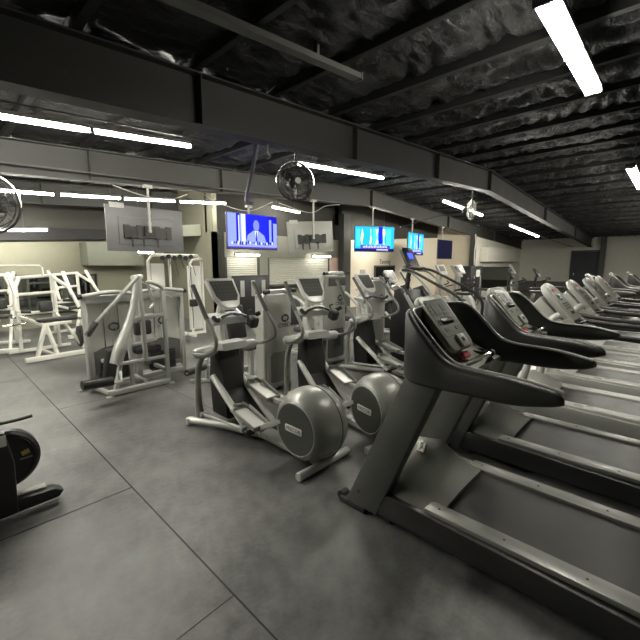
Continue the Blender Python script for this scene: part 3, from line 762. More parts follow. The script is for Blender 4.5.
# ------------------------------------------------------------------ elliptical
GE = 'row of ellipticals in the middle'
def elliptical(x, y, label, rz=0):
    r = thing('elliptical_trainer', (x, y, 0), rz, label, 'elliptical trainer', GE)
    # local y: 0 rear stabiliser, 1.55 front
    mb = MB(); mb.tube([(-.27, -.02, .035), (.27, -.02, .035)], .034, 14)
    for s in (-1, 1): mb.lathe([(s*.265, .034), (s*.285, .037), (s*.30, .030)], (0, -.02, .035), 'x', 14)
    mb.build('rear_stabilizer', 'silver', r)
    mb = MB(); mb.bar((0, 0, .05), (0, .95, .05), .14, .06, .012)
    for s in (-1, 1):
        mb.tube([(s*.05, .75, .05), (s*.18, 1.15, .052), (s*.36, 1.54, .052)], .036, 12, True)
        mb.lathe([(-.03, .04), (.03, .04)], (s*.36, 1.545, .045), 'z', 12)
    mb.build('base_frame', 'silver', r)
    # ball: drive shroud
    mb = MB()
    prof = [(-.19, .0), (-.19, .222), (-.183, .236), (-.145, .272), (-.08, .301), (0, .311), (.08, .301), (.145, .272), (.183, .236), (.19, .222), (.19, 0)]
    mb.lathe(prof, (0, .13, .338), 'x', 56)
    ball = mb.build('drive_shroud', 'ball_grey', r, ang=25)
    mb = MB(); mb.torus((.045, .13, .338), .306, .004, 'x', 56, 6); mb.build('seam_ring', 'black', ball)
    for s in (-1, 1):
        mb = MB(); mb.lathe([(s*.188, .214), (s*.194, .206), (s*.196, .0)], (0, .13, .338), 'x', 48); dc = mb.build('side_disc', 'disc_grey', ball)
        mb = MB(); mb.torus((s*.190, .13, .338), .217, .0045, 'x', 48, 6); mb.build('disc_ring', 'silver', dc) if False else mb.build('disc_ring', 'silver', ball)
    mb = MB(); mb.prism([(.14+.098*c_, .335+.028*s_) for c_, s_ in ((-.9, -1), (.9, -1), (1, -.7), (1, .7), (.9, 1), (-.9, 1), (-1, .7), (-1, -.7))], 'x', -.200, -.190, bev=.002); mb.build('badge', 'light_text', ball)
    text('badge_lettering', 'PRECOR', .046, fr((-.2005, .14, .335), (0, -1, 0), (0, 0, 1)), 'disc_grey', ball, .0008)
    # tower body
    mb = MB(); mb.prism([(1.22, .08), (1.50, .08), (1.54, .45), (1.50, .78), (1.34, .80), (1.26, .5)], 'x', -.13, .13, bev=.03); mb.build('tower_cover', 'charcoal', r)
    for s in (-1, 1):
        mb = MB(); mb.tube([(s*.27, 1.50, .06), (s*.27, 1.52, .3), (s*.26, 1.50, .6), (s*.22, 1.42, .80)], [.045, .036, .03, .03], 12, True)
        mb.build('upright', 'grey_plastic', r)
    # pivot shaft with covers
    mb = MB(); mb.tube([(-.36, 1.38, .78), (.36, 1.38, .78)], .036, 14)
    for s in (-1, 1): mb.lathe([(s*.16, .05), (s*.18, .056), (s*.34, .052), (s*.37, .035)], (0, 1.38, .78), 'x', 16)
    mb.prism([(1.20, .80), (1.50, .76), (1.50, .82), (1.38, .87), (1.22, .87)], 'x', -.15, .15, bev=.02)
    mb.build('pivot_cover', 'silver', r)
    # mast
    mb = MB(); mb.tube([(0, 1.50, .75), (0, 1.50, 1.0), (0, 1.46, 1.18), (0, 1.36, 1.30)], [.06, .05, .045, .05], 14, True)
    mb.tube([(-.05, 1.36, .82), (-.04, 1.42, 1.0), (0, 1.46, 1.12)], .022, 10, True)
    mb.build('mast', 'silver_light', r)
    # bottle tray and magazine rest
    mb = MB(); mb.prism([(1.28, 1.05), (1.46, 1.10), (1.46, 1.15), (1.26, 1.12)], 'x', -.20, .20, bev=.012); mb.build('accessory_tray', 'silver', r)
    # console
    th = math.atan2(.23, .20); KM = Matrix.Translation((0, 1.36, 1.37)) @ Euler((R(52), 0, 0)).to_matrix().to_4x4()
    o1 = [(-.165, .16), (-.15, .175), (.15, .175), (.165, .16), (.155, -.05), (.11, -.15), (.05, -.19), (-.05, -.19), (-.11, -.15), (-.155, -.05)]
    mb = MB(); mb.prism(o1, 'z', -.05, 0, bev=.014); mb.xf(KM); cs = mb.build('console', 'silver_light', r)
    mb = MB(); mb.prism([(-.135, .135), (.135, .135), (.125, -.05), (.09, -.11), (-.09, -.11), (-.125, -.05)], 'z', 0, .003); mb.xf(KM); mb.build('display', 'smoke', cs)
    mb = MB()
    for i in range(6):
        for j in range(4): mb.box((-.1+i*.04, .1-j*.045, .0045), (.022, .016, .002))
    mb.xf(KM); mb.build('buttons', 'button', cs)
    # fixed hand grips below console
    mb = MB()
    mb.tube([(-.26, 1.16, 1.14), (-.2, 1.22, 1.10), (-.10, 1.26, 1.13), (0, 1.27, 1.15), (.10, 1.26, 1.13), (.2, 1.22, 1.10), (.26, 1.16, 1.14)], .017, 10, True); hb = mb.build('fixed_bar', 'chrome', r)
    for s in (-1, 1):
        mb = MB(); mb.tube([(s*.17, 1.235, 1.105), (s*.22, 1.2, 1.115), (s*.27, 1.15, 1.15)], .023, 10); mb.build('grip', 'rubber', hb)
    # moving handlebars
    for s in (-1, 1):
        ph = -.10 if s < 0 else -.04
        X = s*.37
        mb = MB(); mb.tube([(X, 1.38, .78), (X, 1.30+ph, .80), (X, 1.12+ph, .87), (X, 1.06+ph, .93), (X, 1.08+ph, 1.02), (X, 1.20+ph, 1.15), (X, 1.36+ph, 1.36), (X, 1.42+ph, 1.44)], .018, 10, True)
        hb = mb.build('handlebar', 'grey_plastic', r)
        mb = MB(); mb.tube([(X, 1.20+ph, 1.15), (X, 1.36+ph, 1.36), (X, 1.43+ph, 1.45)], .022, 10); mb.build('grip', 'upright_grey', hb)
    # ramp rails
    for s in (-1, 1):
        mb = MB(); mb.tube([(s*.15, .82, .09), (s*.15, 1.42, .50)], .034, 14); mb.build('ramp_rail', 'silver_light', r)
    mb = MB(); mb.bar((0, .9, .12), (0, 1.38, .45), .24, .02); mb.box((0, 1.40, .49), (.34, .05, .03)); mb.box((0, .83, .08), (.36, .07, .05)); mb.build('ramp', 'charcoal', r)
    # pedals with link arms
    for s, py, pz in ((-1, .78, .24), (1, 1.02, .36)):
        X = s*.17
        mb = MB()
        KM2 = Matrix.Translation((X, py, pz)) @ Euler((R(14), 0, 0)).to_matrix().to_4x4()
        mb.box((0, 0, 0), (.17, .38, .018), bev=.008)
        o_ = [(-.085, -.19), (.085, -.19), (.085, .12), (.05, .19), (-.05, .19), (-.085, .12)]
        for a, b in zip(o_, o_[1:]+o_[:1]): mb.bar((a[0], a[1], .02), (b[0], b[1], .02+(.02 if b[1] > .1 else 0)), .012, .04, .004)
        mb.xf(KM2); pd = mb.build('foot_pedal', 'grey_plastic', r)
        mb = MB(); mb.box((0, -.01, .012), (.13, .30, .006)); mb.xf(KM2); mb.build('tread', 'silver', pd)
        mb = MB(); mb.bar((X, py-.16, pz-.05), (X, .30, .36 if s < 0 else .34), .05, .05, .01); mb.bar((X, py+.15, pz-.0), (X, py-.2, pz-.06), .06, .035, .008); mb.lathe([(-.03, .04), (.03, .04)], (X, py+.1, pz-.03), 'x', 12); mb.build('link_arm', 'silver', r)
        mb = MB(); X2 = s*.27; mb.tube([(X2, 1.43, .12), (X2, py-.05, pz-.06)], .013, 8); mb.lathe([(-.03, .022), (.03, .022)], (X2, py-.05, pz-.06), 'x', 10); mb.lathe([(-.03, .024), (.03, .024)], (X2, 1.43, .12), 'x', 10); mb.tube([(X2, py-.05, pz-.06), (X, py-.05, pz-.05)], .012, 8); mb.build('connecting_rod', 'silver', r)
    return r
e1 = elliptical(2.11, 1.97, 'nearest elliptical, large round grey drum at its rear, left of centre')
e2 = copy_tree(e1, (2.80, 1.77, 0), R(-14), label='second elliptical from the camera, drum partly behind the nearest treadmill')
e3 = copy_tree(e1, (4.72, 2.15, 0), R(-2), label='third elliptical, its console in front of the beige wall')
# black pouch hanging at the right of first two
def pouch(x, y, z, label):
    mb = MB(); mb.box((0, 0, 0), (.10, .11, .12), rot=(R(20), 0, 0), bev=.03, seg=3); mb.tube([(0, .03, .05), (0, .06, .10), (0, .01, .12)], .008, 6, True)
    o = mb.build('hanging_pouch', 'rubber'); o.location = (x, y, z); tag(o, label, 'pouch')
pouch(2.27, 3.10, 1.07, 'black pouch hanging on the grip of the nearest elliptical')
pouch(3.22, 2.84, 1.07, 'black pouch hanging on the grip of the second elliptical')

# ------------------------------------------------------------------ shrouded weight towers
def logo(parent, x, y, z, s, m='dark_text', txt=True):
    mb = MB()
    # swirl of two crescents
    for sg in (1, -1):
        pts = []
        for k in range(9):
            a = R(-60+k*22); pts.append((x+sg*s*.42*math.cos(a), z+sg*s*.34*math.sin(a)))
        for k in range(8, -1, -1):
            a = R(-60+k*22); pts.append((x+sg*s*(.24*math.cos(a)+.05), z+sg*s*.18*math.sin(a)))
        mb.prism(pts, 'y', y-.003, y)
    mb.build('logo', m, parent)
    if txt: text('logo_lettering', 'CYBEX', s*.52, fr((x, y-.002, z-s*.62), (1, 0, 0), (0, 0, 1)), m, parent, .001)

GS = 'silver weight stack machines'
def tower(x, y, h, label, w=.42, rz=0, header=False):
    r = thing('weight_machine', (x, y, 0), rz, label, 'weight machine', GS)
    mb = MB()
    for s in (-1, 1):
        mb.tube([(s*(w/2+.01), .03, .02), (s*(w/2+.01), .03, h-.08), (s*(w/2-.03), .03, h)] if True else [], .028, 10)
    mb.tube([(-w/2+.03, .03, h), (w/2-.03, .03, h)], .03, 10)
    mb.bar((-w/2-.03, .03, .03), (w/2+.03, .03, .03), .06, .06, .01)
    mb.bar((0, 0, .03), (0, 1.15, .03), .07, .06, .01); mb.bar((-.3, 1.1, .03), (.3, 1.1, .03), .06, .06, .01)
    mb.build('frame', 'silver', r)
    # bowed shroud
    rs = []
    for z in (.06, h*.3, h*.6, h-.04):
        ring = []
        for k in range(9):
            a = -1+k/4.; ring.append((a*w/2, -.05*(1-a*a)-.01, z))
        for k in range(8, -1, -1):
            a = -1+k/4.; ring.append((a*w/2, .22, z))
        rs.append(ring)
    mb = MB(); mb.rings(rs); sh = mb.build('shroud', 'shroud', r)
    # lower darker window following the bow
    rs = []
    for z in (.12, .14, h*.36, h*.40):
        f = .36 if z in (.12, ) else .40
        if z == h*.40: f = .30
        ring = [(a*w*f*1.0, -.05*(1-(a*f*2)**2)-.0135, z) for a in (-1, -.5, 0, .5, 1)]+[(a*w*f, -.05*(1-(a*f*2)**2)-.005, z) for a in (1, .5, 0, -.5, -1)]
        rs.append(ring)
    mb = MB(); mb.rings(rs); mb.build('window', 'smoke' if header else 'grey_plastic', sh)
    if header:
        mb = MB(); mb.box((0, -.055, h-.13), (w*.8, .03, .14), bev=.01); mb.build('header_panel', 'smoke', sh)
    logo(sh, .06, -.066, h*.735, .15)
    for s in (-1, 1):
        mb = MB(); mb.tube([(s*(w/2-.02), -.045, h+.01), (s*(w/2+.06), -.045, h-.0)], .026, 10); mb.build('top_cap', 'black', r)
    # seat side of the machine
    mb = MB(); mb.bar((0, .62, .05), (0, .62, .45), .06, .06, .01); mb.tube([(0, .3, .6), (.28, .55, 1.05), (.32, .8, 1.1)], .024, 8, True); mb.tube([(0, .3, .6), (-.28, .55, 1.05), (-.32, .8, 1.1)], .024, 8, True)
    mb.bar((0, .9, .45), (0, 1.05, .95), .05, .05, .01); mb.build('arm_frame', 'silver_light', r)
    mb = MB(); mb.box((0, .68, .49), (.32, .36, .08), bev=.03, seg=3); mb.build('seat', 'upholstery', r)
    mb = MB(); mb.box((0, .98, .8), (.30, .08, .5), rot=(R(-12), 0, 0), bev=.03, seg=3); mb.build('backrest', 'upholstery', r)
    mb = MB(); mb.box((0, .10, .45), (.26, .18, .7), bev=.004); mb.build('weight_stack', 'iron', r)
    return r
tower(3.13, 3.72, 1.30, 'silver weight machine with rounded shroud right behind the nearest elliptical', w=.40)
tower(4.62, 4.05, 1.50, 'tallest silver weight machine, dark strip along the top, right of the second elliptical', w=.50, header=True)
tower(6.25, 4.35, 1.36, 'silver weight machine behind the third elliptical, before the beige wall', w=.54)
copy_tree(bpy.data.objects['weight_machine'], (2.75, 6.9, 0), label='weight machine half hidden behind the console of the nearest elliptical') if False else None

# ------------------------------------------------------------------ twin stack machine at left
def stack_unit(r, x0, x1, y, h, face='frost'):
    mb = MB()
    for x in (x0, x1): mb.bar((x, y, .0), (x, y, h), .05, .10, .012)
    mb.bar((x0, y, .05), (x1, y, .05), .06, .06, .01); mb.build('stack_frame', 'silver', r)
    xm, w = (x0+x1)/2, x1-x0
    mb = MB(); mb.tube([(x0-.02, y-.05, h-.01), (xm, y-.09, h+.03), (x1+.02, y-.05, h-.01)], .028, 10, True); mb.box((xm, y, h-.06), (w, .14, .1), bev=.02); tp = mb.build('top_cover', 'silver', r)
    mb = MB()
    for s in (-1, 1): mb.tube([(xm+s*(w/2+.02), y-.05, h-.01), (xm+s*(w/2+.065), y-.03, h-.02)], .033, 10)
    mb.build('end_caps', 'black', tp)
    mb = MB(); mb.box((xm, y+.04, h*.52), (w-.06, .015, h*.84)); fc = mb.build('shroud_panel', face, r)
    mb = MB()
    for dx in (-.09, .09): mb.tube([(xm+dx, y-.01, .1), (xm+dx, y-.01, h-.1)], .010, 8)
    mb.tube([(xm, y-.02, .4), (xm, y-.02, h-.1)], .004, 6); mb.build('guide_rods', 'chrome', r)
    for k in range(8):
        mb = MB(); mb.box((xm, y-.01, .13+k*.036), (.36, .09, .031), bev=.004); mb.build('weight_plate', 'iron', r)
    mb = MB(); q = w/2-.06
    mb.prism([(xm-q, .22), (xm+q, .22), (xm+q, .52), (xm+q*.5, .565), (xm, .58), (xm-q*.5, .565), (xm-q, .52)], 'y', y-.035, y-.025); mb.build('smoked_window', 'smoke', fc)
    logo(fc, xm+.02, y-.045, h*.66, .17, txt=False)
r = thing('lat_machine', (0, 0, 0), 0, 'silver twin stack machine with long levers standing left of the nearest elliptical', 'weight machine')
stack_unit(r, 1.36, 1.95, 5.4, 1.26); stack_unit(r, 2.0, 2.66, 5.45, 1.27)
mb = MB()
P = lambda x, z, y=5.0: (x, y, z)
mb.bar(P(1.46, .05), P(2.22, .05), .07, .07, .01)
mb.bar(P(2.20, .05), P(2.20, 1.30), .055, .055, .01)
mb.tube([P(2.20, 1.26), (2.19, 5.0, 1.34), (2.10, 5.0, 1.40), (2.02, 5.05, 1.42)], .028, 10, True)
mb.bar(P(1.92, .38), P(1.90, 1.50), .055, .055, .01)
mb.bar(P(1.60, .40), P(2.20, .40), .04, .045, .008); mb.bar((1.60, 5.0, .40), (1.50, 5.35, .40), .04, .045, .008)
mb.bar(P(1.78, .96), P(2.22, .98), .05, .055, .01)
mb.bar((1.52, 5.0, .05), (1.66, 5.05, .55), .045, .05, .01); mb.bar((1.9, 5.0, .1), (1.9, 5.4, .1), .05, .05, .01); mb.bar((1.46, 5.0, .05), (1.40, 5.4, .05), .05, .05, .01)
mb.bar((1.75, 5.05, .05), (1.74, 5.05, .75), .05, .05, .01); mb.bar((2.2, 5., .2), (2.2, 5.4, .2), .05, .05, .01); mb.bar((1.74, 5.05, .6), (2.2, 5.3, .6), .04, .04, .008)
for x in (1.46, 2.24): mb.lathe([(0, .05), (.012, .05)], (x, 5.0, .0), 'z', 14)
mb.build('front_frame', 'silver', r)
mb = MB(); mb.tube([(1.86, 4.95, 1.49), (1.80, 4.93, 1.18), (1.70, 4.90, .90), (1.58, 4.86, .66), (1.50, 4.84, .45)], [.032, .04, .045, .06, .075, .07], 14, True); mb.build('thick_lever', 'silver', r)
mb = MB(); mb.tube([(1.86, 4.90, 1.50), (1.55, 4.80, 1.22), (1.25, 4.72, .94), (1.19, 4.70, .86)], .024, 10, True); lv = mb.build('pull_lever', 'grey_plastic', r)
mb = MB(); mb.tube([(1.30, 4.735, .99), (1.19, 4.70, .86)], .032, 10); mb.build('grip', 'charcoal', lv)
mb = MB(); mb.tube([(1.80, 4.93, 1.48), (1.94, 5.02, 1.49)], .032, 12); mb.tube([(1.9, 4.98, 1.44), (2.5, 5.35, 1.15)], .010, 8); mb.tube([(2.02, 5.05, 1.42), (2.16, 5.2, 1.12), (2.10, 5.2, 1.05)], .02, 8); mb.build('pivot', 'silver_light', r)
mb = MB(); mb.tube([(1.10, 4.72, .30), (1.42, 4.74, .28)], .055, 16); mb.build('roller_pad', 'charcoal', r)
mb = MB(); mb.tube([(1.06, 4.72, .24), (1.55, 4.84, .22), (1.6, 5.0, .3)], .018, 8); mb.build('roller_bar', 'silver_light', r)
mb = MB(); mb.box((1.98, 5.16, .52), (.34, .3, .09), bev=.03, seg=3); mb.build('seat', 'upholstery', r)
mb = MB(); mb.box((1.58, 5.1, .40), (.26, .12, .36), rot=(0, R(10), 0), bev=.03, seg=3); mb.build('knee_pad', 'upholstery', r)
mb = MB(); mb.box((1.98, 5.2, .80), (.22, .1, .2), bev=.03, seg=3); mb.build('chest_pad', 'upholstery', r)
# roller arm entering from the machine beside (black foam roller left of elliptical)
r = thing('preacher_bench', (2.37, 4.80, 0), 0, 'low bench with a black foam roller left of the nearest elliptical', 'bench')
mb = MB(); mb.bar((.05, .0, .03), (.40, -.25, .03), .05, .05, .01); mb.bar((.25, -.12, .03), (.25, -.12, .33), .05, .05, .01); mb.tube([(-.22, -.46, .30), (.42, -.14, .26)], .014, 8); mb.build('frame', 'silver', r)
mb = MB(); mb.tube([(-.22, -.46, .30), (.12, -.29, .28)], .042, 14); mb.build('foam_roller', 'rubber', r)

# ------------------------------------------------------------------ white plate-loaded machines
GW = 'white plate loaded machines'
def plates(mb, c, axis, n=2, rad=.2):
    for k in range(n):
        cc = list(c); i = 'xyz'.index(axis); cc[i] += k*.045
        mb.lathe([(-.018, .03), (-.018, rad-.02), (-.012, rad), (.012, rad), (.018, rad-.02), (.018, .03)], cc, axis, 28)
def white_machine(loc, rz, label, v=0, sc=1.):
    r = thing('plate_machine', loc, rz, label, 'weight machine', GW)
    w = .056
    mb = MB()
    B = lambda a, b, s=w: mb.bar(a, b, s, s, .01)
    B((-.5, -.45, .05), (.6, -.45, .05), .08); B((-.5, .5, .05), (.5, .5, .05)); B((-.05, -.45, .05), (-.05, .5, .05))
    B((-.32, .45, .05), (-.30, .42, 1.42)); B((.30, .45, .05), (.28, .42, 1.46)); B((-.32, .42, 1.40), (.30, .42, 1.44))
    B((-.30, .42, .75), (.28, .42, .75)); B((-.3, .42, 1.1), (.28, .42, 1.12), .05)
    B((-.32, -.42, .06), (-.12, -.30, .62)); B((-.02, -.42, .06), (-.12, -.30, .62)); B((-.12, -.30, .60), (.30, -.25, .60), .05)
    B((-.12, -.28, .58), (-.30, .42, .70), .05); B((.45, -.4, .06), (.28, .42, .70), .05)
    mb.build('frame', 'white_frame', r)
    for s in (-1, 1):
        mb = MB(); q = s*.42
        mb.bar((s*.25, .36, 1.42), (q, .05, 1.20), .055, .055, .01); mb.bar((q, .05, 1.20), (q+s*.05, -.18, .86), .05, .05, .01)
        mb.bar((q, .30, 1.50), (q, -.05, 1.08), .06, .05, .01)
        if v: mb.bar((q+s*.05, -.18, .86), (q, -.02, .55), .055, .055, .01)
        mb.tube([(q+s*.05, -.18, .86), (q-s*.12, -.24, .84)], .022, 8)
        a = mb.build('press_arm', 'white_frame', r)
        mb = MB(); mb.tube([(q+s*.0, -.2, .85), (q-s*.13, -.245, .84)], .028, 8); mb.build('grip', 'rubber', a)
        mb = MB(); mb.tube([(s*.30, .1, .60), (s*.62, .1, .60)], .022, 8); mb.build('plate_horn', 'chrome', r)
    mb = MB(); mb.box((.12, -.12, .66), (.62, .22, .07), bev=.03, seg=3); mb.build('seat', 'upholstery', r)
    mb = MB(); mb.box((.1, .34, .86), (.22, .07, .2), rot=(R(-8), 0, 0), bev=.03, seg=3); mb.build('backrest', 'upholstery', r)
    r.scale = (sc, sc, sc)
    return r
wm = white_machine((1.48, 8.25, 0), R(6), 'white plate loaded machine nearest the floor seam, left of the twin stack machine', 0)
w2 = copy_tree(wm, (.75, 9.5, 0), R(-25), label='white plate loaded machine standing furthest left before the mirror')
w3 = copy_tree(wm, (2.45, 10.2, 0), R(15), label='white plate loaded machine behind, partly hidden by the twin stack machine')
# round handle frame on top of one machine
mb = MB(); mb.tube([(.9, 8.5, 1.62), (1.5, 8.5, 1.62), (1.53, 8.5, 1.58), (1.53, 8.5, 1.44)], .018, 8); 
o = mb.build('pull_up_bar', 'white_frame', wm)
o.matrix_parent_inverse = Matrix.Identity(4)
o.data.transform(Matrix.Rotation(R(-6), 4, 'Z') @ Matrix.Translation((-1.48, -8.25, 0)))
GP = 'loose black weight plates'
def loose_plate(x, y, z, axis, label, rad=.21, n=1):
    mb = MB(); plates(mb, (0, 0, 0), axis, 1, rad); o = mb.build('weight_plate', 'iron'); o.location = (x, y, z); tag(o, label, 'weight plate', GP); return o
loose_plate(1.92, 8.08, .30, 'x', 'black plate on the right side of the nearest white machine', .20)
loose_plate(1.98, 8.09, .30, 'x', 'outer black plate on the right side of the nearest white machine', .20)
loose_plate(.10, 9.3, .22, 'y', 'black plate standing at far left by the white machines', .22)
loose_plate(2.75, 9.4, .60, 'x', 'black plate on the horn of the white machine behind the twin stack', .2)
loose_plate(.38, 9.55, .60, 'x', 'black plate on the horn of the furthest left white machine', .2)

# ------------------------------------------------------------------ cable machine in the back
r = thing('cable_machine', (3.95, 8.2, 0), R(0), 'pale cable machine with rounded top frame standing before the return wall', 'cable machine')
mb = MB()
mb.tube([(-.62, 0, .0), (-.62, 0, 1.72), (-.52, 0, 1.84), (.52, 0, 1.84), (.62, 0, 1.72), (.62, 0, .0)], .035, 10)
mb.tube([(.20, -.25, .0), (.20, -.25, 1.66), (.26, -.25, 1.74), (.56, -.1, 1.76), (.62, 0, 1.70)], .028, 10)
mb.bar((-.65, 0, .03), (.65, 0, .03), .07, .06, .01); mb.bar((-.2, -.35, .03), (-.2, .3, .03), .07, .06, .01); mb.bar((.2, -.35, .03), (.2, .3, .03), .07, .06, .01)
mb.bar((-.2, -.1, .03), (-.2, -.1, 1.8), .05, .05, .01); mb.build('frame', 'white_frame', r)
mb = MB(); mb.box((.43, .03, .86), (.30, .1, 1.5), bev=.02); mb.box((-.43, .03, .86), (.30, .1, 1.6), bev=.02); mb.build('shroud_panel', 'frost', r)
mb = MB(); mb.bar((.20, -.27, .2), (.20, -.27, 1.6), .02, .02); mb.tube([(.2, -.3, 1.6), (.12, -.34, 1.2), (.15, -.36, .9)], .006, 6); mb.build('cable_rail', 'chrome', r)
mb = MB(); mb.box((.2, -.33, .78), (.16, .12, .16), bev=.02); mb.build('carriage', 'rubber', r)
mb = MB()
for k in range(6): mb.lathe([(-.015, .05), (.015, .05)], (-.35+k*.13, -.12, 1.78+.03*(k % 2)), 'y', 14); mb.tube([(-.35+k*.13, -.12, 1.8), (-.3+k*.13, -.2, 1.55-.08*(k % 3))], .006, 6)
mb.build('pulleys', 'charcoal', r)

# second cable unit further left/behind

# ------------------------------------------------------------------ stair climber
r = thing('stair_climber', (5.74, 2.0, 0), R(0), 'black and white stair climber with a blue lit console on a tall mast', 'stair climber')
mb = MB(); mb.prism([(.05, .03), (1.45, .03), (1.50, .6), (1.42, 1.22), (1.25, 1.28), (.80, .72), (.1, .25)], 'x', -.34, -.26, bev=.02); mb.prism([(.05, .03), (1.45, .03), (1.50, .6), (1.42, 1.22), (1.25, 1.28), (.80, .72), (.1, .25)], 'x', .26, .34, bev=.02)
mb.prism([(1.0, .03), (1.45, .03), (1.48, .6), (1.40, 1.2), (1.25, 1.22), (1.05, .8)], 'x', -.27, .27)
mb.build('housing', 'black', r)
for k in range(2):
    mb = MB()
    for s in (-1, 1): mb.bar((s*.345, .95-k*.08, .75-k*.03), (s*.345, 1.22-k*.05, 1.18-k*.03), .012, .035, .004, up=(0, -1, 1))
    mb.build('stripe', 'white', r)
for k in range(6):
    mb = MB(); mb.box((0, .12+k*.17, .16+k*.15), (.52, .22, .03), bev=.006); mb.box((0, .22+k*.17, .09+k*.15), (.52, .012, .14)); mb.build('step', 'charcoal', r)
mb = MB(); mb.tube([(0, 1.38, 1.15), (0, 1.36, 1.45), (0, 1.30, 1.62)], .04, 12); mb.lathe([(0, .055), (.03, .055), (.05, .042)], (0, 1.37, 1.36), 'z', 14); mb.build('mast', 'black', r)
mb = MB(); mb.prism([(-.34, 0), (.34, 0), (.26, .10), (.1, .16), (-.1, .16), (-.26, .10)], 'z', -.03, .03, bev=.015); mb.xf(Matrix.Translation((0, 1.22, 1.57)) @ Euler((R(10), 0, 0)).to_matrix().to_4x4()); mb.build('tray', 'black', r)
KM = Matrix.Translation((0, 1.32, 1.76)) @ Euler((R(62), 0, 0)).to_matrix().to_4x4()
mb = MB(); mb.prism([(-.15, .19), (.15, .19), (.18, .15), (.18, -.17), (.15, -.2), (-.15, -.2), (-.18, -.17), (-.18, .15)], 'z', -.06, 0, bev=.015); mb.xf(KM); cs = mb.build('console', 'charcoal', r)
mb = MB(); mb.box((0, .03, .003), (.15, .11, .004)); mb.xf(KM); mb.build('display', 'blue_screen', cs)
for k in range(4):
    mb = MB(); mb.box((-.09+k*.06, -.12, .003), (.035, .03, .004)); mb.xf(KM); mb.build('button', 'grey_plastic', cs)
for s in (-1, 1):
    mb = MB(); mb.tube([(s*.30, 1.30, 1.56), (s*.34, 1.10, 1.54), (s*.36, .7, 1.36), (s*.36, .40, 1.22), (s*.36, .24, 1.08), (s*.35, .22, .8), (s*.31, .3, .4)], .022, 10, True); mb.build('handrail', 'charcoal', r)
    mb = MB(); mb.tube([(s*.25, 1.32, 1.54), (s*.28, 1.12, 1.50), (s*.30, .8, 1.22), (s*.30, .62, .85), (s*.30, .7, .6)], .018, 8, True); mb.build('lower_rail', 'silver', r)

# ------------------------------------------------------------------ bikes and ellipticals in the right background
def upright_bike(loc, rz, label, body='white', tall=1.45):
    r = thing('exercise_bike', loc, rz, label, 'exercise bike', 'cardio machines behind the treadmills')
    mb = MB(); mb.bar((-.28, -.5, .05), (.28, -.5, .05), .08, .07, .015); mb.bar((-.28, .5, .05), (.28, .5, .05), .08, .07, .015); mb.bar((0, -.5, .08), (0, .5, .08), .09, .07, .01); mb.build('base_frame', 'charcoal', r)
    mb = MB(); mb.prism([(-.25, .12), (.45, .12), (.48, .5), (.3, .78), (.1, .8), (-.1, .55)], 'x', -.11, .11, bev=.04); mb.build('shroud', body, r)
    mb = MB(); mb.lathe([(-.13, .18), (-.12, .2), (.12, .2), (.13, .18)], (0, .2, .38), 'x', 24); mb.build('flywheel_cover', 'charcoal', r)
    mb = MB(); mb.tube([(0, -.2, .4), (0, -.3, .85)], .03, 10); mb.build('seat_post', 'chrome', r)
    mb = MB(); mb.prism([(-.1, -.5), (.1, -.5), (.12, -.38), (.03, -.15), (-.03, -.15), (-.12, -.38)], 'z', .86, .93, bev=.02); mb.build('seat', 'upholstery', r)
    mb = MB(); mb.tube([(0, .3, .7), (0, .38, 1.0), (0, .34, tall-.2)], .04, 10, True); mb.build('mast', body, r)
    KM = Matrix.Translation((0, .32, tall-.12)) @ Euler((R(58), 0, 0)).to_matrix().to_4x4()
    mb = MB(); mb.prism([(-.17, .16), (.17, .16), (.18, .1), (.15, -.16), (-.15, -.16), (-.18, .1)], 'z', -.06, 0, bev=.015); mb.xf(KM); c = mb.build('console', body, r)
    mb = MB(); mb.box((0, .03, .002), (.22, .16, .004)); mb.xf(KM); mb.build('display', 'smoke', c)
    for s in (-1, 1):
        mb = MB(); mb.tube([(0, .36, 1.02), (s*.2, .3, 1.05), (s*.24, .12, 1.10), (s*.2, -.02, 1.16), (s*.16, .05, 1.22)], .017, 8, True); mb.build('handlebar', 'black', r)
        mb = MB(); mb.tube([(s*.12, .05, .35), (s*.15, .05+s*.15, .35-s*.05)], .015, 8); mb.box((s*.19, .05+s*.15, .35-s*.05), (.09, .1, .03), bev=.01); mb.build('pedal_crank', 'black', r)
    return r
bk = upright_bike((9.6, 4.3, 0), R(-10), 'pale exercise bike behind the stair climber handrails, before the beige wall', tall=1.62)
copy_tree(bk, (8.6, 3.4, 0), R(5), label='pale exercise bike just right of the stair climber')
copy_tree(bk, (11.6, 4.6, 0), R(0), label='pale exercise bike second right of the stair climber, by the dark cabinet')
b2 = upright_bike((11.5, 3.1, 0), R(10), 'black bodied exercise bike behind the second treadmill console', 'charcoal', 1.5)
copy_tree(bk, (13.0, 3.5, 0), R(20), label='pale exercise bike with upright console under the pale duct box')
copy_tree(b2, (14.2, 3.1, 0), R(0), label='black exercise bike furthest back beyond the treadmill heads')
# silver arc machine behind with looped arms (in front of the beige wall)
arc = copy_tree(e1, (7.6, 3.6, 0), R(-5), label='fourth elliptical, behind the stair climber, seen through its rails')
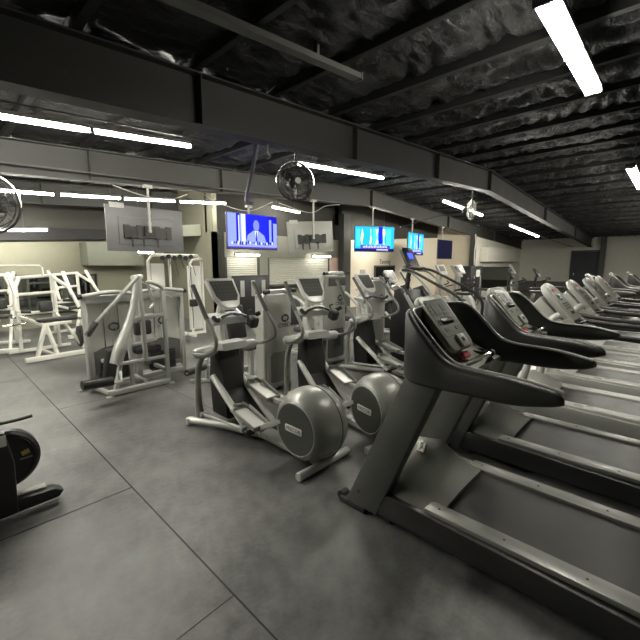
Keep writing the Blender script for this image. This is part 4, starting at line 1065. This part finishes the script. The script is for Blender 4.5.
# dark cabinet / cable tower with white notice by the column
r = thing('equipment_cabinet', (16.6, 6.6, 0), 0, 'tall dark cabinet with a small white notice beside the column', 'cabinet')
mb = MB(); mb.box((0, 0, .78), (1.3, .5, 1.56), bev=.01); mb.build('body', 'black', r)
mb = MB(); mb.box((.1, -.256, 1.25), (.42, .01, .30)); mb.build('notice', 'light_text', r)
mb = MB(); mb.box((-.3, -.26, .7), (.03, .02, .9)); mb.box((.4, -.26, .7), (.06, .02, .9)); mb.build('handle', 'silver', r)
r = thing('cable_machine', (22.5, 2.4, 0), 0, 'dark cable tower against the far wall right of the door', 'cable machine')
r.location = (23.0, .9, 0)
mb = MB(); 
for x in (-.4, .4): mb.box((x, 0, 1.1), (.1, .12, 2.2), bev=.01)
mb.box((0, 0, 2.15), (.9, .14, .1), bev=.01); mb.box((0, 0, .05), (1.1, .5, .1), bev=.01); mb.build('frame', 'silver', r)
mb = MB(); mb.box((0, 0, .9), (.5, .1, 1.5), bev=.01); mb.build('weight_stack', 'iron', r)
# notice paper left of the dark window and small wall box
mb = MB(); mb.box((11.9, PY-.01, 1.22), (.32, .02, .42)); tag(mb.build('notice_paper', 'white'), 'white paper notice on the beige wall left of the dark window', 'notice')

# ------------------------------------------------------------------ fan bike cut by the left edge
r = thing('air_bike', (0, 3.1, 0), 0, 'black machine with a round black flywheel housing at the left edge', 'exercise bike')
mb = MB(); mb.lathe([(-.05, .0), (-.05, .18), (-.035, .2), (.035, .2), (.05, .18), (.05, 0)], (.24, .05, .36), 'y', 40); fh = mb.build('flywheel_housing', 'black', r)
mb = MB(); mb.torus((.24, -.003, .36), .165, .003, 'y', 40, 5); mb.build('housing_ring', 'charcoal', fh)
mb = MB(); mb.box((.355, -.002, .385), (.045, .004, .03), rot=(0, R(-15), 0)); mb.build('side_mark', 'yellow', fh)
mb = MB(); mb.box((.355, -.002, .345), (.07, .003, .008)); mb.build('side_line', 'grey_plastic', fh)
mb = MB(); mb.prism([(-.30, .06), (.27, .06), (.28, .40), (.25, .60), (-.1, .66), (-.30, .50)], 'y', -.16, -.06, bev=.02); mb.build('body', 'black', r)
mb = MB(); mb.prism([(-.9, .02), (.20, .02), (.50, .03), (.53, .065), (.48, .10), (.20, .12), (-.9, .1)], 'y', -.10, -.0, bev=.012); ft = mb.build('base_beam', 'black', r)
mb = MB(); mb.bar((.24, -.03, .125), (.44, -.03, .118), .06, .008, .002); mb.build('foot_plate', 'white', ft)
mb = MB(); mb.tube([(-.1, -.1, .62), (.05, -.1, .66), (.30, -.1, .655), (.40, -.1, .66)], .011, 8, True); mb.build('handle', 'black', r)
mb = MB(); mb.box((.12, -.1, .74), (.24, .16, .05), rot=(0, 0, 0), bev=.02, seg=3); mb.tube([(.1, -.1, .6), (.1, -.1, .73)], .025, 8); mb.build('seat', 'upholstery', r)
mb = MB(); mb.box((.19, -.162, .56), (.12, .008, .07), bev=.002); mb.build('label_plate', 'light_text', r)
mb = MB(); mb.box((-.8, -.05, .03), (.08, .5, .05), bev=.01); mb.build('rear_foot', 'black', r)

# ------------------------------------------------------------------ world and camera
w = bpy.data.worlds.new('World'); scene.world = w; w.use_nodes = True
w.node_tree.nodes['Background'].inputs['Color'].default_value = (.9, .9, .8, 1)
w.node_tree.nodes['Background'].inputs['Strength'].default_value = .006
cam = bpy.data.cameras.new('Camera'); co = bpy.data.objects.new('Camera', cam); C.objects.link(co)
cam.sensor_width = 36; cam.lens = 36*375/640
co.location = (0, 0, 1.65); co.rotation_euler = (PI/2-math.atan(56/375), 0, R(43.5-90))
cam.clip_start = .05; cam.clip_end = 100
scene.camera = co
vs_ = scene.view_settings; vs_.view_transform = 'Standard'; vs_.look = 'None'; vs_.gamma = 1; vs_.use_curve_mapping = False
vs_.exposure = 1.95
